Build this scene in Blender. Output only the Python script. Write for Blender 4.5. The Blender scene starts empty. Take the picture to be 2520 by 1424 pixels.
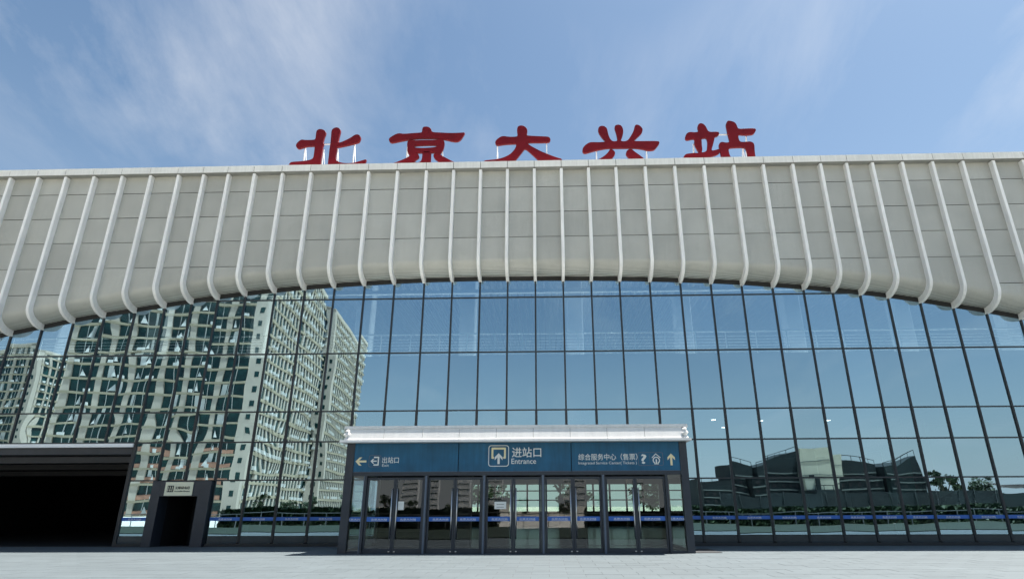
import bpy, math, random
from mathutils import Vector, Matrix
random.seed(7)
R_ = math.radians
scene = bpy.context.scene
col = scene.collection

# ---------------------------------------------------------------- camera
CAM_Y, EYE = -28.0, 1.6
yaw, pitch, roll = -0.026929, 0.346902, -0.0035736
cy, sy, cp, sp = math.cos(yaw), math.sin(yaw), math.cos(pitch), math.sin(pitch)
fwd = Vector((sy * cp, cy * cp, sp))
right = Vector((cy, -sy, 0))
up = right.cross(fwd)
r2 = math.cos(roll) * right + math.sin(roll) * up
u2 = -math.sin(roll) * right + math.cos(roll) * up
cam = bpy.data.cameras.new('camera')
cam_o = bpy.data.objects.new('camera', cam)
col.objects.link(cam_o)
m = Matrix((r2, u2, -fwd)).transposed().to_4x4()
m.translation = Vector((0, CAM_Y, EYE))
cam_o.matrix_world = m
cam.sensor_width = 36.0
cam.lens = 36.0 * 1475.97 / 2520.0
cam.shift_x = -45.61 / 2520.0
cam.clip_end = 6000
scene.camera = cam_o

# ---------------------------------------------------------------- light
SUN_AZ, SUN_EL = R_(72), R_(70)          # azimuth from +Y towards +X: high on the right, just behind the facade plane
world = bpy.data.worlds.new('World')
scene.world = world
world.use_nodes = True
nt = world.node_tree
nt.nodes.clear()
def wn(t, **kw):
    n = nt.nodes.new(t)
    for k, v in kw.items():
        setattr(n, k, v)
    return n
sky = wn('ShaderNodeTexSky', sky_type='NISHITA', sun_disc=False)
sky.sun_elevation = SUN_EL
sky.sun_rotation = SUN_AZ
sky.altitude = 50
sky.air_density = 1.1
sky.dust_density = 1.4
sky.ozone_density = 3.2
# thin cirrus: a noise stretched along one direction on a flat layer high above
tc = wn('ShaderNodeTexCoord')
sep = wn('ShaderNodeSeparateXYZ')
nt.links.new(tc.outputs['Generated'], sep.inputs[0])
def wm(op, a, b=None):
    n = wn('ShaderNodeMath', operation=op)
    for i, v in enumerate((a, b)):
        if v is None:
            continue
        if isinstance(v, (int, float)):
            n.inputs[i].default_value = v
        else:
            nt.links.new(v, n.inputs[i])
    return n.outputs[0]
zz = wm('ADD', wm('MAXIMUM', sep.outputs[2], 0.0), 0.12)
comb = wn('ShaderNodeCombineXYZ')
nt.links.new(wm('DIVIDE', sep.outputs[0], zz), comb.inputs[0])
nt.links.new(wm('DIVIDE', sep.outputs[1], zz), comb.inputs[1])
mp = wn('ShaderNodeMapping')
mp.inputs['Rotation'].default_value = (0, 0, R_(4.1))
mp.inputs['Scale'].default_value = (2.3, 0.75, 1)
mp.inputs['Location'].default_value = (18.86, -7.32, 0)
nt.links.new(comb.outputs[0], mp.inputs[0])
n1 = wn('ShaderNodeTexNoise')
n1.inputs['Scale'].default_value = 1.1
n1.inputs['Detail'].default_value = 9
n1.inputs['Roughness'].default_value = 0.62
n1.inputs['Distortion'].default_value = 0.35
nt.links.new(mp.outputs[0], n1.inputs['Vector'])
n2 = wn('ShaderNodeTexNoise')
n2.inputs['Scale'].default_value = 0.9
n2.inputs['Detail'].default_value = 2
mp2 = wn('ShaderNodeMapping')
mp2.inputs['Location'].default_value = (-7.78, -3.38, 0)
nt.links.new(comb.outputs[0], mp2.inputs[0])
nt.links.new(mp2.outputs[0], n2.inputs['Vector'])
mr1 = wn('ShaderNodeMapRange')
mr1.inputs['From Min'].default_value = 0.46
mr1.inputs['From Max'].default_value = 0.80
mr2 = wn('ShaderNodeMapRange')
mr2.inputs['From Min'].default_value = 0.40
mr2.inputs['From Max'].default_value = 0.66
nt.links.new(n1.outputs['Fac'], mr1.inputs['Value'])
nt.links.new(n2.outputs['Fac'], mr2.inputs['Value'])
cmask = wm('MULTIPLY', wm('MULTIPLY', mr1.outputs[0], mr2.outputs[0]), 0.62)
mixc = wn('ShaderNodeMixRGB', blend_type='MIX')
CLOUD = (6.2, 6.3, 6.5, 1)
HAZE = (6.3, 6.6, 6.8, 1)
mixc.inputs[2].default_value = CLOUD
nt.links.new(cmask, mixc.inputs[0])
hsv = wn('ShaderNodeHueSaturation')
hsv.inputs['Saturation'].default_value = 0.98
hsv.inputs['Value'].default_value = 0.94
nt.links.new(sky.outputs[0], hsv.inputs['Color'])
tintn = wn('ShaderNodeMixRGB', blend_type='MULTIPLY')
tintn.inputs[0].default_value = 1.0
tintn.inputs[2].default_value = (0.90, 1.0, 0.97, 1)
nt.links.new(hsv.outputs[0], tintn.inputs[1])
nt.links.new(tintn.outputs[0], mixc.inputs[1])
# pale haze low over the horizon, all the way round
hz_ = wm('MULTIPLY', wm('POWER', wm('SUBTRACT', 1.0, wm('MAXIMUM', sep.outputs[2], 0.0)), 5.0), 0.85)
mixh = wn('ShaderNodeMixRGB', blend_type='MIX')
mixh.inputs[2].default_value = HAZE
nt.links.new(hz_, mixh.inputs[0])
nt.links.new(mixc.outputs[0], mixh.inputs[1])
bg = wn('ShaderNodeBackground')
bg.inputs['Strength'].default_value = 0.052
wout = wn('ShaderNodeOutputWorld')
nt.links.new(mixh.outputs[0], bg.inputs[0])
nt.links.new(bg.outputs[0], wout.inputs[0])

sun = bpy.data.lights.new('sun', 'SUN')
sun.energy = 5.0
sun.angle = R_(0.53)
sun.color = (1.0, 0.95, 0.87)
sun_o = bpy.data.objects.new('sun', sun)
col.objects.link(sun_o)
to_sun = Vector((math.sin(SUN_AZ) * math.cos(SUN_EL), math.cos(SUN_AZ) * math.cos(SUN_EL), math.sin(SUN_EL)))
sun_o.rotation_euler = (-to_sun).to_track_quat('-Z', 'Y').to_euler()
sun_o.location = (40, 40, 60)

vs = scene.view_settings
vs.view_transform = 'Standard'
vs.look = 'None'
vs.exposure = 1.62
vs.gamma = 1.0
vs.use_curve_mapping = False
cyc = scene.cycles
cyc.max_bounces = 7
cyc.diffuse_bounces = 3
cyc.glossy_bounces = 4
cyc.transparent_max_bounces = 14
cyc.caustics_reflective = False
cyc.caustics_refractive = False
cyc.sample_clamp_indirect = 6.0
cyc.use_denoising = True

# ---------------------------------------------------------------- materials
class NT:
    """small helper around a material's node tree"""
    def __init__(self, name):
        self.m = bpy.data.materials.new(name)
        self.m.use_nodes = True
        self.t = self.m.node_tree
        self.t.nodes.clear()
        self.out = self.n('ShaderNodeOutputMaterial')
    def n(self, t, **kw):
        x = self.t.nodes.new(t)
        for k, v in kw.items():
            setattr(x, k, v)
        return x
    def l(self, a, b):
        self.t.links.new(a, b)
    def math(self, op, a, b=None):
        x = self.n('ShaderNodeMath', operation=op)
        for i, v in enumerate((a, b)):
            if v is None:
                continue
            if isinstance(v, (int, float)):
                x.inputs[i].default_value = v
            else:
                self.l(v, x.inputs[i])
        return x.outputs[0]
    def coord(self, which='Object'):
        return self.n('ShaderNodeTexCoord').outputs[which]
    def noise(self, vec, scale, detail=4, rough=0.55, stretch=None):
        if stretch:
            mp = self.n('ShaderNodeMapping')
            mp.inputs['Scale'].default_value = stretch
            self.l(vec, mp.inputs[0])
            vec = mp.outputs[0]
        x = self.n('ShaderNodeTexNoise')
        x.inputs['Scale'].default_value = scale
        x.inputs['Detail'].default_value = detail
        x.inputs['Roughness'].default_value = rough
        self.l(vec, x.inputs['Vector'])
        return x.outputs['Fac']
    def remap(self, v, a, b, c, d):
        x = self.n('ShaderNodeMapRange')
        for k, q in zip(('From Min', 'From Max', 'To Min', 'To Max'), (a, b, c, d)):
            x.inputs[k].default_value = q
        self.l(v, x.inputs['Value'])
        return x.outputs[0]
    def scale_col(self, rgb, fac):
        x = self.n('ShaderNodeMixRGB', blend_type='MULTIPLY')
        x.inputs[0].default_value = 1
        x.inputs[1].default_value = (*rgb, 1) if isinstance(rgb, tuple) else (1, 1, 1, 1)
        if not isinstance(rgb, tuple):
            self.l(rgb, x.inputs[1])
        self.l(fac, x.inputs[2])
        return x.outputs[0]
    def mix(self, fac, a, b):
        x = self.n('ShaderNodeMixRGB')
        for i, v in enumerate((fac, a, b)):
            if isinstance(v, tuple):
                x.inputs[i].default_value = (*v, 1)
            elif isinstance(v, (int, float)):
                x.inputs[i].default_value = v
            else:
                self.l(v, x.inputs[i])
        return x.outputs[0]
    def bsdf(self, base, rough=0.6, metal=0.0, spec=0.5, bump=None, bdist=0.01):
        b = self.n('ShaderNodeBsdfPrincipled')
        if isinstance(base, tuple):
            b.inputs['Base Color'].default_value = (*base, 1)
        else:
            self.l(base, b.inputs['Base Color'])
        if isinstance(rough, (int, float)):
            b.inputs['Roughness'].default_value = rough
        else:
            self.l(rough, b.inputs['Roughness'])
        b.inputs['Metallic'].default_value = metal
        b.inputs['Specular IOR Level'].default_value = spec
        if bump is not None:
            bn = self.n('ShaderNodeBump')
            bn.inputs['Strength'].default_value = 1
            bn.inputs['Distance'].default_value = bdist
            self.l(bump, bn.inputs['Height'])
            self.l(bn.outputs[0], b.inputs['Normal'])
        self.l(b.outputs[0], self.out.inputs[0])
        return self.m

def simple(name, rgb, rough=0.6, metal=0.0, var=0.12, nscale=1.5, objvar=0.0, spec=0.5):
    """plain colour with a faint mottling, optionally differing from object to object"""
    k = NT(name)
    f = k.remap(k.noise(k.coord(), nscale, 5), 0.3, 0.7, 1 - var, 1 + var)
    if objvar:
        oi = k.n('ShaderNodeObjectInfo')
        f = k.math('MULTIPLY', f, k.remap(oi.outputs['Random'], 0, 1, 1 - objvar, 1 + objvar))
    return k.bsdf(k.scale_col(rgb, f), rough, metal, spec)

M = {}
# painted ribs and parapet: streaks that run down
def painted(name, rgb, objvar):
    k = NT(name)
    c = k.coord()
    streak = k.noise(c, 3.0, 5, 0.6, (4.0, 4.0, 0.35))
    mott = k.noise(c, 0.8, 4)
    f = k.math('MULTIPLY', k.remap(streak, 0.3, 0.75, 1.04, 0.88), k.remap(mott, 0.3, 0.7, 0.95, 1.04))
    oi = k.n('ShaderNodeObjectInfo')
    f = k.math('MULTIPLY', f, k.remap(oi.outputs['Random'], 0, 1, 1 - objvar, 1 + objvar))
    return k.bsdf(k.scale_col(rgb, f), 0.5, 0, 0.4)
M['rib'] = painted('rib_paint', (0.90, 0.905, 0.90), 0.03)
M['parapet'] = painted('parapet_panel_paint', (0.80, 0.805, 0.78), 0.035)
# perforated champagne cladding: a grid of small dark holes
k = NT('perforated_metal')
c = k.coord()
mp = k.n('ShaderNodeMapping')
mp.inputs['Scale'].default_value = (22, 22, 22)
k.l(c, mp.inputs[0])
sp_ = k.n('ShaderNodeSeparateXYZ')
k.l(mp.outputs[0], sp_.inputs[0])
def cell(v):
    return k.math('ABSOLUTE', k.math('SUBTRACT', k.math('FRACT', v), 0.5))
hx = cell(sp_.outputs[0])
hz = cell(sp_.outputs[2])
hole = k.math('LESS_THAN', k.math('ADD', k.math('MULTIPLY', hx, hx), k.math('MULTIPLY', hz, hz)), 0.065)
mott = k.remap(k.noise(c, 0.7, 5), 0.3, 0.7, 0.93, 1.07)
oi = k.n('ShaderNodeObjectInfo')
mott = k.math('MULTIPLY', mott, k.remap(oi.outputs['Random'], 0, 1, 0.92, 1.07))
rain = k.noise(c, 2.4, 6, 0.65, (3.5, 3.5, 0.3))
mott = k.math('MULTIPLY', mott, k.remap(rain, 0.35, 0.75, 1.02, 0.94))
base = k.scale_col((0.56, 0.565, 0.525), mott)
base = k.mix(hole, base, (0.10, 0.10, 0.085))
M['clad'] = k.bsdf(base, 0.55, 0.25, 0.4)
M['gap'] = simple('dark_joint', (0.02, 0.02, 0.02), 0.8)
M['mullion'] = simple('mullion_paint', (0.014, 0.019, 0.024), 0.42, 0, 0.15, 2)
M['darkmetal'] = simple('dark_blue_grey_metal', (0.035, 0.042, 0.055), 0.42, 0.2, 0.12, 2.5)
M['postlight'] = simple('blue_grey_post', (0.10, 0.13, 0.18), 0.38, 0.3, 0.1, 2)
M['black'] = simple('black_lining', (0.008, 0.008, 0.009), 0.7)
M['steel'] = simple('brushed_steel', (0.62, 0.62, 0.62), 0.28, 1.0, 0.05, 5)
M['lip'] = simple('bright_aluminium', (0.9, 0.9, 0.9), 0.45, 0, 0.05, 2)
M['white'] = simple('white_interior_paint', (0.78, 0.79, 0.78), 0.6, 0, 0.04, 0.6)
M['spandrel'] = simple('shadow_box_lining', (0.03, 0.04, 0.05), 0.8)
M['slab'] = simple('concrete_slab', (0.30, 0.30, 0.29), 0.8)
M['baffle'] = simple('ceiling_baffle_grey', (0.42, 0.43, 0.44), 0.6)
M['hallfloor'] = simple('polished_granite', (0.07, 0.07, 0.07), 0.22, 0, 0.1, 6)
M['hallwall'] = simple('hall_wall_grey', (0.07, 0.07, 0.07), 0.6)

# coated facade glass: mirror-like outside face, slightly wavy from pane to pane
def glass(name, refl, tint, trans, warp):
    k = NT(name)
    oi = k.n('ShaderNodeObjectInfo')
    add = k.n('ShaderNodeVectorMath', operation='ADD')
    cmb = k.n('ShaderNodeCombineXYZ')
    k.l(k.math('MULTIPLY', oi.outputs['Random'], 37.0), cmb.inputs[0])
    k.l(k.math('MULTIPLY', oi.outputs['Random'], 91.0), cmb.inputs[2])
    k.l(k.coord(), add.inputs[0])
    k.l(cmb.outputs[0], add.inputs[1])
    at = k.n('ShaderNodeAttribute', attribute_type='OBJECT', attribute_name='warp')
    h = k.noise(add.outputs[0], 0.55, 0.6, 0.4, (1.0, 1.0, 0.85))
    h = k.math('MULTIPLY', k.math('MULTIPLY', h, at.outputs['Fac']), warp)
    bn = k.n('ShaderNodeBump')
    bn.inputs['Strength'].default_value = 1
    bn.inputs['Distance'].default_value = 1.0
    k.l(h, bn.inputs['Height'])
    gl = k.n('ShaderNodeBsdfGlossy')
    gl.inputs['Roughness'].default_value = 0.0
    k.l(k.scale_col(tint, k.remap(oi.outputs['Random'], 0, 1, 0.90, 1.04)), gl.inputs['Color'])
    k.l(bn.outputs[0], gl.inputs['Normal'])
    tr = k.n('ShaderNodeBsdfTransparent')
    tr.inputs['Color'].default_value = (*trans, 1)
    fr = k.n('ShaderNodeFresnel')
    fr.inputs['IOR'].default_value = 1.45
    fac = k.math('ADD', k.math('MULTIPLY', fr.outputs[0], 1 - refl), refl)
    mx = k.n('ShaderNodeMixShader')
    k.l(fac, mx.inputs[0])
    k.l(tr.outputs[0], mx.inputs[1])
    k.l(gl.outputs[0], mx.inputs[2])
    k.l(mx.outputs[0], k.out.inputs[0])
    return k.m
M['glass'] = glass('coated_facade_glass', 0.52, (0.58, 0.84, 1.0), (0.42, 0.55, 0.59), 0.0058)
M['doorglass'] = glass('clear_door_glass', 0.05, (0.95, 0.98, 1.0), (0.72, 0.78, 0.79), 0.0025)
k = NT('glass_inner_face')
tr = k.n('ShaderNodeBsdfTransparent')
tr.inputs['Color'].default_value = (0.97, 0.98, 0.98, 1)
k.l(tr.outputs[0], k.out.inputs[0])
M['inner'] = k.m
M['strip'] = simple('blue_safety_film', (0.03, 0.14, 0.50), 0.35, 0, 0.08, 3)
M['lettering'] = simple('white_print', (0.80, 0.80, 0.76), 0.5, 0, 0.02)
M['yellow'] = simple('pale_yellow_print', (0.85, 0.74, 0.46), 0.5, 0, 0.02)
M['ink'] = simple('black_print', (0.02, 0.03, 0.03), 0.5, 0, 0.02)
M['cream'] = simple('cream_sign_face', (0.80, 0.78, 0.58), 0.45, 0, 0.03)
# teal sign band with water streaks
k = NT('teal_sign_band')
c = k.coord()
st = k.noise(c, 2.2, 6, 0.65, (3.2, 1, 0.22))
cl = k.noise(c, 1.1, 4)
f = k.math('MULTIPLY', k.remap(st, 0.3, 0.72, 0.82, 1.18), k.remap(cl, 0.3, 0.7, 0.8, 1.2))
M['teal'] = k.bsdf(k.scale_col((0.012, 0.105, 0.20), f), 0.4, 0, 0.35)
# white stone canopy
k = NT('white_stone')
c = k.coord()
st = k.noise(c, 1.6, 6, 0.6, (2.5, 1, 0.5))
f = k.math('MULTIPLY', k.remap(st, 0.3, 0.75, 1.03, 0.90), k.remap(k.noise(c, 14, 3), 0.3, 0.7, 0.97, 1.03))
M['stone'] = k.bsdf(k.scale_col((0.80, 0.79, 0.775), f), 0.55)
# red letters
k = NT('red_enamel')
f = k.remap(k.noise(k.coord(), 1.3, 4), 0.3, 0.7, 0.85, 1.15)
M['red'] = k.bsdf(k.scale_col((0.13, 0.002, 0.006), f), 0.5, 0, 0.25)
# paving: grey granite slabs, tone differing slab by slab
def paving(name, joints):
    k = NT(name)
    c = k.n('ShaderNodeNewGeometry').outputs['Position']
    isl = k.n('ShaderNodeNewGeometry').outputs['Random Per Island']
    oi = k.n('ShaderNodeObjectInfo').outputs['Random']
    rnd = k.math('FRACT', k.math('ADD', isl, oi))
    g = k.noise(c, 60, 3, 0.7)
    st = k.noise(c, 0.35, 5, 0.6)
    st2 = k.noise(c, 1.6, 5, 0.65, (0.35, 1.6, 1))
    f = k.math('MULTIPLY', k.remap(g, 0.3, 0.7, 0.93, 1.07), k.remap(st, 0.3, 0.7, 0.94, 1.05))
    f = k.math('MULTIPLY', f, k.remap(st2, 0.3, 0.72, 1.03, 0.91))
    f = k.math('MULTIPLY', f, k.remap(rnd, 0, 1, 0.955, 1.045))
    base = k.scale_col((0.092, 0.112, 0.123), f)
    if joints:
        br = k.n('ShaderNodeTexBrick')
        br.inputs['Scale'].default_value = 1.0
        br.inputs['Brick Width'].default_value = 0.9
        br.inputs['Row Height'].default_value = 0.6
        br.inputs['Mortar Size'].default_value = 0.006
        k.l(c, br.inputs['Vector'])
        base = k.mix(br.outputs['Fac'], base, (0.12, 0.12, 0.12))
    return k.bsdf(base, k.remap(g, 0.3, 0.7, 0.5, 0.7), 0, 0.4)
M['paver'] = paving('granite_slab', False)
M['paving_far'] = paving('granite_paving_beyond', True)
M['bed'] = simple('paving_bed_mortar', (0.085, 0.09, 0.095), 0.9, 0, 0.15, 3)
M['mat'] = simple('dark_flat_patch', (0.03, 0.032, 0.036), 0.85, 0, 0.2, 4)  # even dark tone of the flat patch beside the vestibule
# reflected surroundings
M['twall'] = simple('tower_render', (0.50, 0.44, 0.365), 0.8, 0, 0.10, 0.15)
M['tband'] = simple('tower_slab_edge', (0.36, 0.31, 0.22), 0.8, 0, 0.12, 0.2)
M['tglass'] = simple('tower_green_glazing', (0.012, 0.045, 0.042), 0.08, 0, 0.6, 0.4)
M['twhite'] = simple('tower_window_frame', (0.66, 0.66, 0.63), 0.6, 0, 0.05)
M['terracotta'] = simple('terracotta_spandrel', (0.42, 0.22, 0.15), 0.8, 0, 0.2, 1)
M['net'] = simple('green_construction_net', (0.006, 0.014, 0.016), 0.9, 0, 0.4, 0.25)
M['netslab'] = simple('bare_floor_edge', (0.13, 0.15, 0.14), 0.9, 0, 0.3, 0.3)
M['beige'] = simple('beige_cladding', (0.50, 0.49, 0.38), 0.8, 0, 0.06, 0.3)
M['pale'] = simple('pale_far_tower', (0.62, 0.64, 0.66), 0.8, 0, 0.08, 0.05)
M['bark'] = simple('bark', (0.10, 0.075, 0.055), 0.9, 0, 0.3, 4)
k = NT('leaf')
rl = k.n('ShaderNodeNewGeometry').outputs['Random Per Island']
M['leaf'] = k.bsdf(k.scale_col((0.03, 0.055, 0.022), k.remap(rl, 0, 1, 0.6, 1.4)), 0.6)
M['hoard'] = simple('blue_hoarding', (0.02, 0.09, 0.30), 0.6, 0, 0.1)
M['soil'] = simple('pale_bounce_soil', (0.36, 0.34, 0.29), 0.95, 0, 0.2, 0.1)  # unseen ground made pale to bounce light onto the facade
M['fabric'] = simple('tensile_fabric', (0.10, 0.09, 0.10), 0.9)
M['cloth'] = simple('dark_clothing', (0.015, 0.017, 0.022), 0.9)
M['skin'] = simple('skin', (0.42, 0.26, 0.19), 0.6)
k = NT('lamp_glow')
em = k.n('ShaderNodeEmission')
em.inputs['Color'].default_value = (1, 0.96, 0.88, 1)
em.inputs['Strength'].default_value = 6.0
k.l(em.outputs[0], k.out.inputs[0])
M['lamp'] = k.m
M['dark_refl'] = simple('dark_refl_paint', (0.02, 0.035, 0.045), 0.15, 0, 0.2, 2)  # dark colour standing in for the mirrored shaded ground
M['concrete'] = simple('pale_bounce_concrete', (0.55, 0.53, 0.48), 0.8, 0, 0.1, 1)
M['cover'] = simple('ground_cover_plants', (0.012, 0.024, 0.014), 0.8, 0, 0.5, 2.5)
k = NT('tinted_rear_glazing')
tr = k.n('ShaderNodeBsdfTransparent')
tr.inputs['Color'].default_value = (0.62, 0.74, 0.70, 1)
k.l(tr.outputs[0], k.out.inputs[0])
M['reartint'] = k.m
M['railgrey'] = simple('grey_rail_paint', (0.25, 0.26, 0.26), 0.5)
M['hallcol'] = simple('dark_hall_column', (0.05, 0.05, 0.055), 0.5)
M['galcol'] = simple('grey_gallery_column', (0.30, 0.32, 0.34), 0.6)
M['ceilgrey'] = simple('grey_ceiling', (0.30, 0.30, 0.30), 0.7)
M['soffit_shade'] = simple('soffit_shade_grey', (0.34, 0.34, 0.32), 0.7)  # shade under the parapet put into a darker grey
M['rail_white'] = simple('white_rail_paint', (0.9, 0.9, 0.9), 0.5)

# ---------------------------------------------------------------- mesh helpers
class MB:
    def __init__(self):
        self.v, self.f, self.mi, self.sm = [], [], [], []
    def quad(self, pts, mi=0, smooth=False):
        b = len(self.v)
        self.v += [tuple(p) for p in pts]
        self.f.append(tuple(range(b, b + len(pts))))
        self.mi.append(mi)
        self.sm.append(smooth)
        return self
    def box(self, x0, x1, y0, y1, z0, z1, mi=0):
        return self.hexa([(x0, y0, z0), (x1, y0, z0), (x1, y1, z0), (x0, y1, z0),
                          (x0, y0, z1), (x1, y0, z1), (x1, y1, z1), (x0, y1, z1)], mi)
    def hexa(self, p, mi=0):
        b = len(self.v)
        self.v += [tuple(q) for q in p]
        for f in ((0, 3, 2, 1), (4, 5, 6, 7), (0, 1, 5, 4), (1, 2, 6, 5), (2, 3, 7, 6), (3, 0, 4, 7)):
            self.f.append(tuple(b + i for i in f))
            self.mi.append(mi)
            self.sm.append(False)
        return self
    def bar(self, a, b, r, n=6, mi=0, r1=None):
        a, b = Vector(a), Vector(b)
        d = (b - a).normalized()
        s = d.orthogonal().normalized()
        t = d.cross(s)
        r1 = r if r1 is None else r1
        base = len(self.v)
        for q, rr in ((a, r), (b, r1)):
            for i in range(n):
                an = 2 * math.pi * i / n
                self.v.append(tuple(q + rr * (math.cos(an) * s + math.sin(an) * t)))
        for i in range(n):
            j = (i + 1) % n
            self.f.append((base + i, base + j, base + n + j, base + n + i))
            self.mi.append(mi)
            self.sm.append(n > 4)
        self.f.append(tuple(base + i for i in reversed(range(n))))
        self.f.append(tuple(base + n + i for i in range(n)))
        self.mi += [mi, mi]
        self.sm += [False, False]
        return self
    def strip(self, prof_a, prof_b, mi=0, smooth=False):
        """surface between two matching polylines"""
        b = len(self.v)
        n = len(prof_a)
        self.v += [tuple(p) for p in prof_a] + [tuple(p) for p in prof_b]
        for i in range(n - 1):
            self.f.append((b + i, b + n + i, b + n + i + 1, b + i + 1))
            self.mi.append(mi)
            self.sm.append(smooth)
        return self
    def mesh_in(self, me, M4, mi=0):
        b = len(self.v)
        self.v += [tuple(M4 @ v.co) for v in me.vertices]
        for p in me.polygons:
            self.f.append(tuple(b + i for i in p.vertices))
            self.mi.append(mi)
            self.sm.append(False)
        return self
    def mesh(self, name, mats):
        me = bpy.data.meshes.new(name)
        me.from_pydata(self.v, [], self.f)
        for mt in mats:
            me.materials.append(mt)
        me.polygons.foreach_set('material_index', self.mi)
        me.polygons.foreach_set('use_smooth', self.sm)
        me.update()
        return me
    def build(self, name, mats, parent=None, loc=(0, 0, 0)):
        if not isinstance(mats, (list, tuple)):
            mats = [mats]
        return put(name, self.mesh(name, mats), parent, loc)

def put(name, me, parent=None, loc=(0, 0, 0)):
    o = bpy.data.objects.new(name, me)
    col.objects.link(o)
    o.location = loc
    if parent is not None:
        o.parent = parent
    return o
def tag(o, label=None, cat=None, group=None, kind=None):
    for kk, vv in (('label', label), ('category', cat), ('group', group), ('kind', kind)):
        if vv:
            o[kk] = vv
    return o
def thing(name, label, cat, loc=(0, 0, 0), group=None, kind=None):
    o = bpy.data.objects.new(name, None)
    o.empty_display_size = 0.3
    col.objects.link(o)
    o.location = loc
    return tag(o, label, cat, group, kind)
def copy_tree(o, parent=None):
    c = o.copy()
    col.objects.link(c)
    c.parent = parent
    for ch in list(o.children):
        copy_tree(ch, c)
    return c
def B(x0, x1, y0, y1, z0, z1):
    return MB().box(x0, x1, y0, y1, z0, z1)

# text: drawn by the built-in font, standing in the XZ plane, facing -Y
def text_mesh(s, size, align='LEFT', bold=0.0):
    cu = bpy.data.curves.new('text', 'FONT')
    cu.body = s
    cu.size = size
    cu.align_x = align
    cu.extrude = 0.004
    cu.offset = bold
    cu.resolution_u = 3
    o = bpy.data.objects.new('text', cu)
    col.objects.link(o)
    dg = bpy.context.evaluated_depsgraph_get()
    me = bpy.data.meshes.new_from_object(o.evaluated_get(dg))
    bpy.data.objects.remove(o)
    bpy.data.curves.remove(cu)
    me.transform(Matrix.Rotation(R_(90), 4, 'X'))
    return me
def fit_text(s, x0, x1, z0, z1, bold=0.0):
    """text mesh stretched to fill a box in the XZ plane"""
    me = text_mesh(s, 1.0, 'LEFT', bold)
    xs = [v.co.x for v in me.vertices]
    zs = [v.co.z for v in me.vertices]
    for v in me.vertices:
        v.co.x = x0 + (v.co.x - min(xs)) / (max(xs) - min(xs)) * (x1 - x0)
        v.co.z = z0 + (v.co.z - min(zs)) / (max(zs) - min(zs)) * (z1 - z0)
    return me
def lettering(name, s, box, y, mat, parent, bold=0.0):
    me = fit_text(s, *box, bold)
    me.materials.clear()
    me.materials.append(mat)
    return put(name, me, parent, (0, y, 0))

# ---------------------------------------------------------------- ground
g = MB().quad([(-3000, -3000, -0.012), (3000, -3000, -0.012), (3000, 3000, -0.012), (-3000, 3000, -0.012)])
ground = g.build('ground', M['soil'])
tag(ground, kind='structure')
plaza = MB().box(-120, 120, -14.4, 0.4, -0.3, -0.004).build('plaza', M['bed'])
tag(plaza, kind='structure')
bed_ = MB().box(-120, 120, -29.6, -14.4, -0.3, 0.05).build('planting_bed', M['cover'])
tag(bed_, kind='structure')
far_p = MB().box(-120, 120, -90.0, -29.6, -0.3, 0.0).build('bounce_pavement', M['concrete'])  # pale ground added behind the camera to bounce light onto the facade
tag(far_p, kind='structure')
# granite slabs 0.9 x 0.6 laid in a running bond
SW, SD, J = 0.9, 0.6, 0.005
slabs = []
row = 0
y = -14.4
while y < -0.05:
    off = 0.45 if row % 2 else 0.0
    x = -36.0 + off
    while x < 32:
        slabs.append((x, y))
        x += SW
    y += SD
    row += 1
def seen(s):
    # visible slabs first: the frame widens with distance
    cx, cyy = s[0] + SW / 2, s[1] + SD / 2
    d = cyy - CAM_Y
    inside = -0.83 * d - 1 < cx < 0.80 * d + 1 and cyy > -13.0
    return (0 if inside else 1, d)
slabs.sort(key=seen)
box_me = MB().box(J, SW - J, J, SD - J, -0.02, 0).mesh('paving_slab', [M['paver']])
rest = MB()
for i, (x, y) in enumerate(slabs):
    dz = random.uniform(-0.0015, 0.0015)
    if i < 290:
        o = put('paving_slab', box_me, plaza, (x, y, dz + 0.001))
    else:
        rest.box(x + J, x + SW - J, y + J, min(y + SD, 0.39) - J, -0.02, dz + 0.001)
ro = rest.build('paving_field', M['paver'], plaza)
ro['kind'] = 'stuff'

# ---------------------------------------------------------------- the station
station = thing('station_building', 'wide railway station with arched glass front under white-ribbed perforated metal cladding', 'station')
XS = [-29.5, -28.0, -26.5, -25.02, -23.52, -22.02, -20.51, -19.04, -17.71, -16.41, -15.04, -13.57, -12.08, -10.58, -9.07,
      -7.57, -6.07, -4.66, -3.27, -1.89, -0.51, 0.87, 2.26, 3.66, 5.15, 6.65, 8.14, 9.64, 11.13, 12.61, 14.0, 15.3,
      16.59, 18.08, 19.58, 21.08, 22.58, 24.06, 25.56, 27.06]
AR = [(-31, 8.4), (-29.5, 8.85), (-28.0, 9.25), (-26.5, 9.59), (-24.95, 9.91), (-23.42, 10.24), (-21.89, 10.5), (-20.38, 10.74), (-18.92, 10.97),
      (-17.59, 11.17), (-16.34, 11.36), (-14.94, 11.53), (-13.49, 11.67), (-11.99, 11.8), (-10.48, 11.9), (-8.98, 11.98),
      (-7.48, 12.05), (-5.99, 12.1), (-4.57, 12.13), (-3.29, 12.14), (-1.89, 12.13), (-0.52, 12.12), (0.87, 12.1),
      (2.26, 12.08), (3.64, 12.05), (5.15, 12.0), (6.64, 11.93), (8.14, 11.86), (9.64, 11.76), (11.1, 11.63),
      (12.59, 11.49), (13.95, 11.34), (15.28, 11.18), (16.61, 11.0), (18.04, 10.75), (19.47, 10.48), (21.03, 10.18),
      (22.58, 9.85), (24.06, 9.5), (25.6, 9.1), (27.1, 8.7), (29, 8.2)]
def arch(x):
    for (a, za), (b, zb) in zip(AR, AR[1:]):
        if a <= x <= b:
            return za + (zb - za) * (x - a) / (b - a)
    return AR[0][1] if x < AR[0][0] else AR[-1][1]
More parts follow.
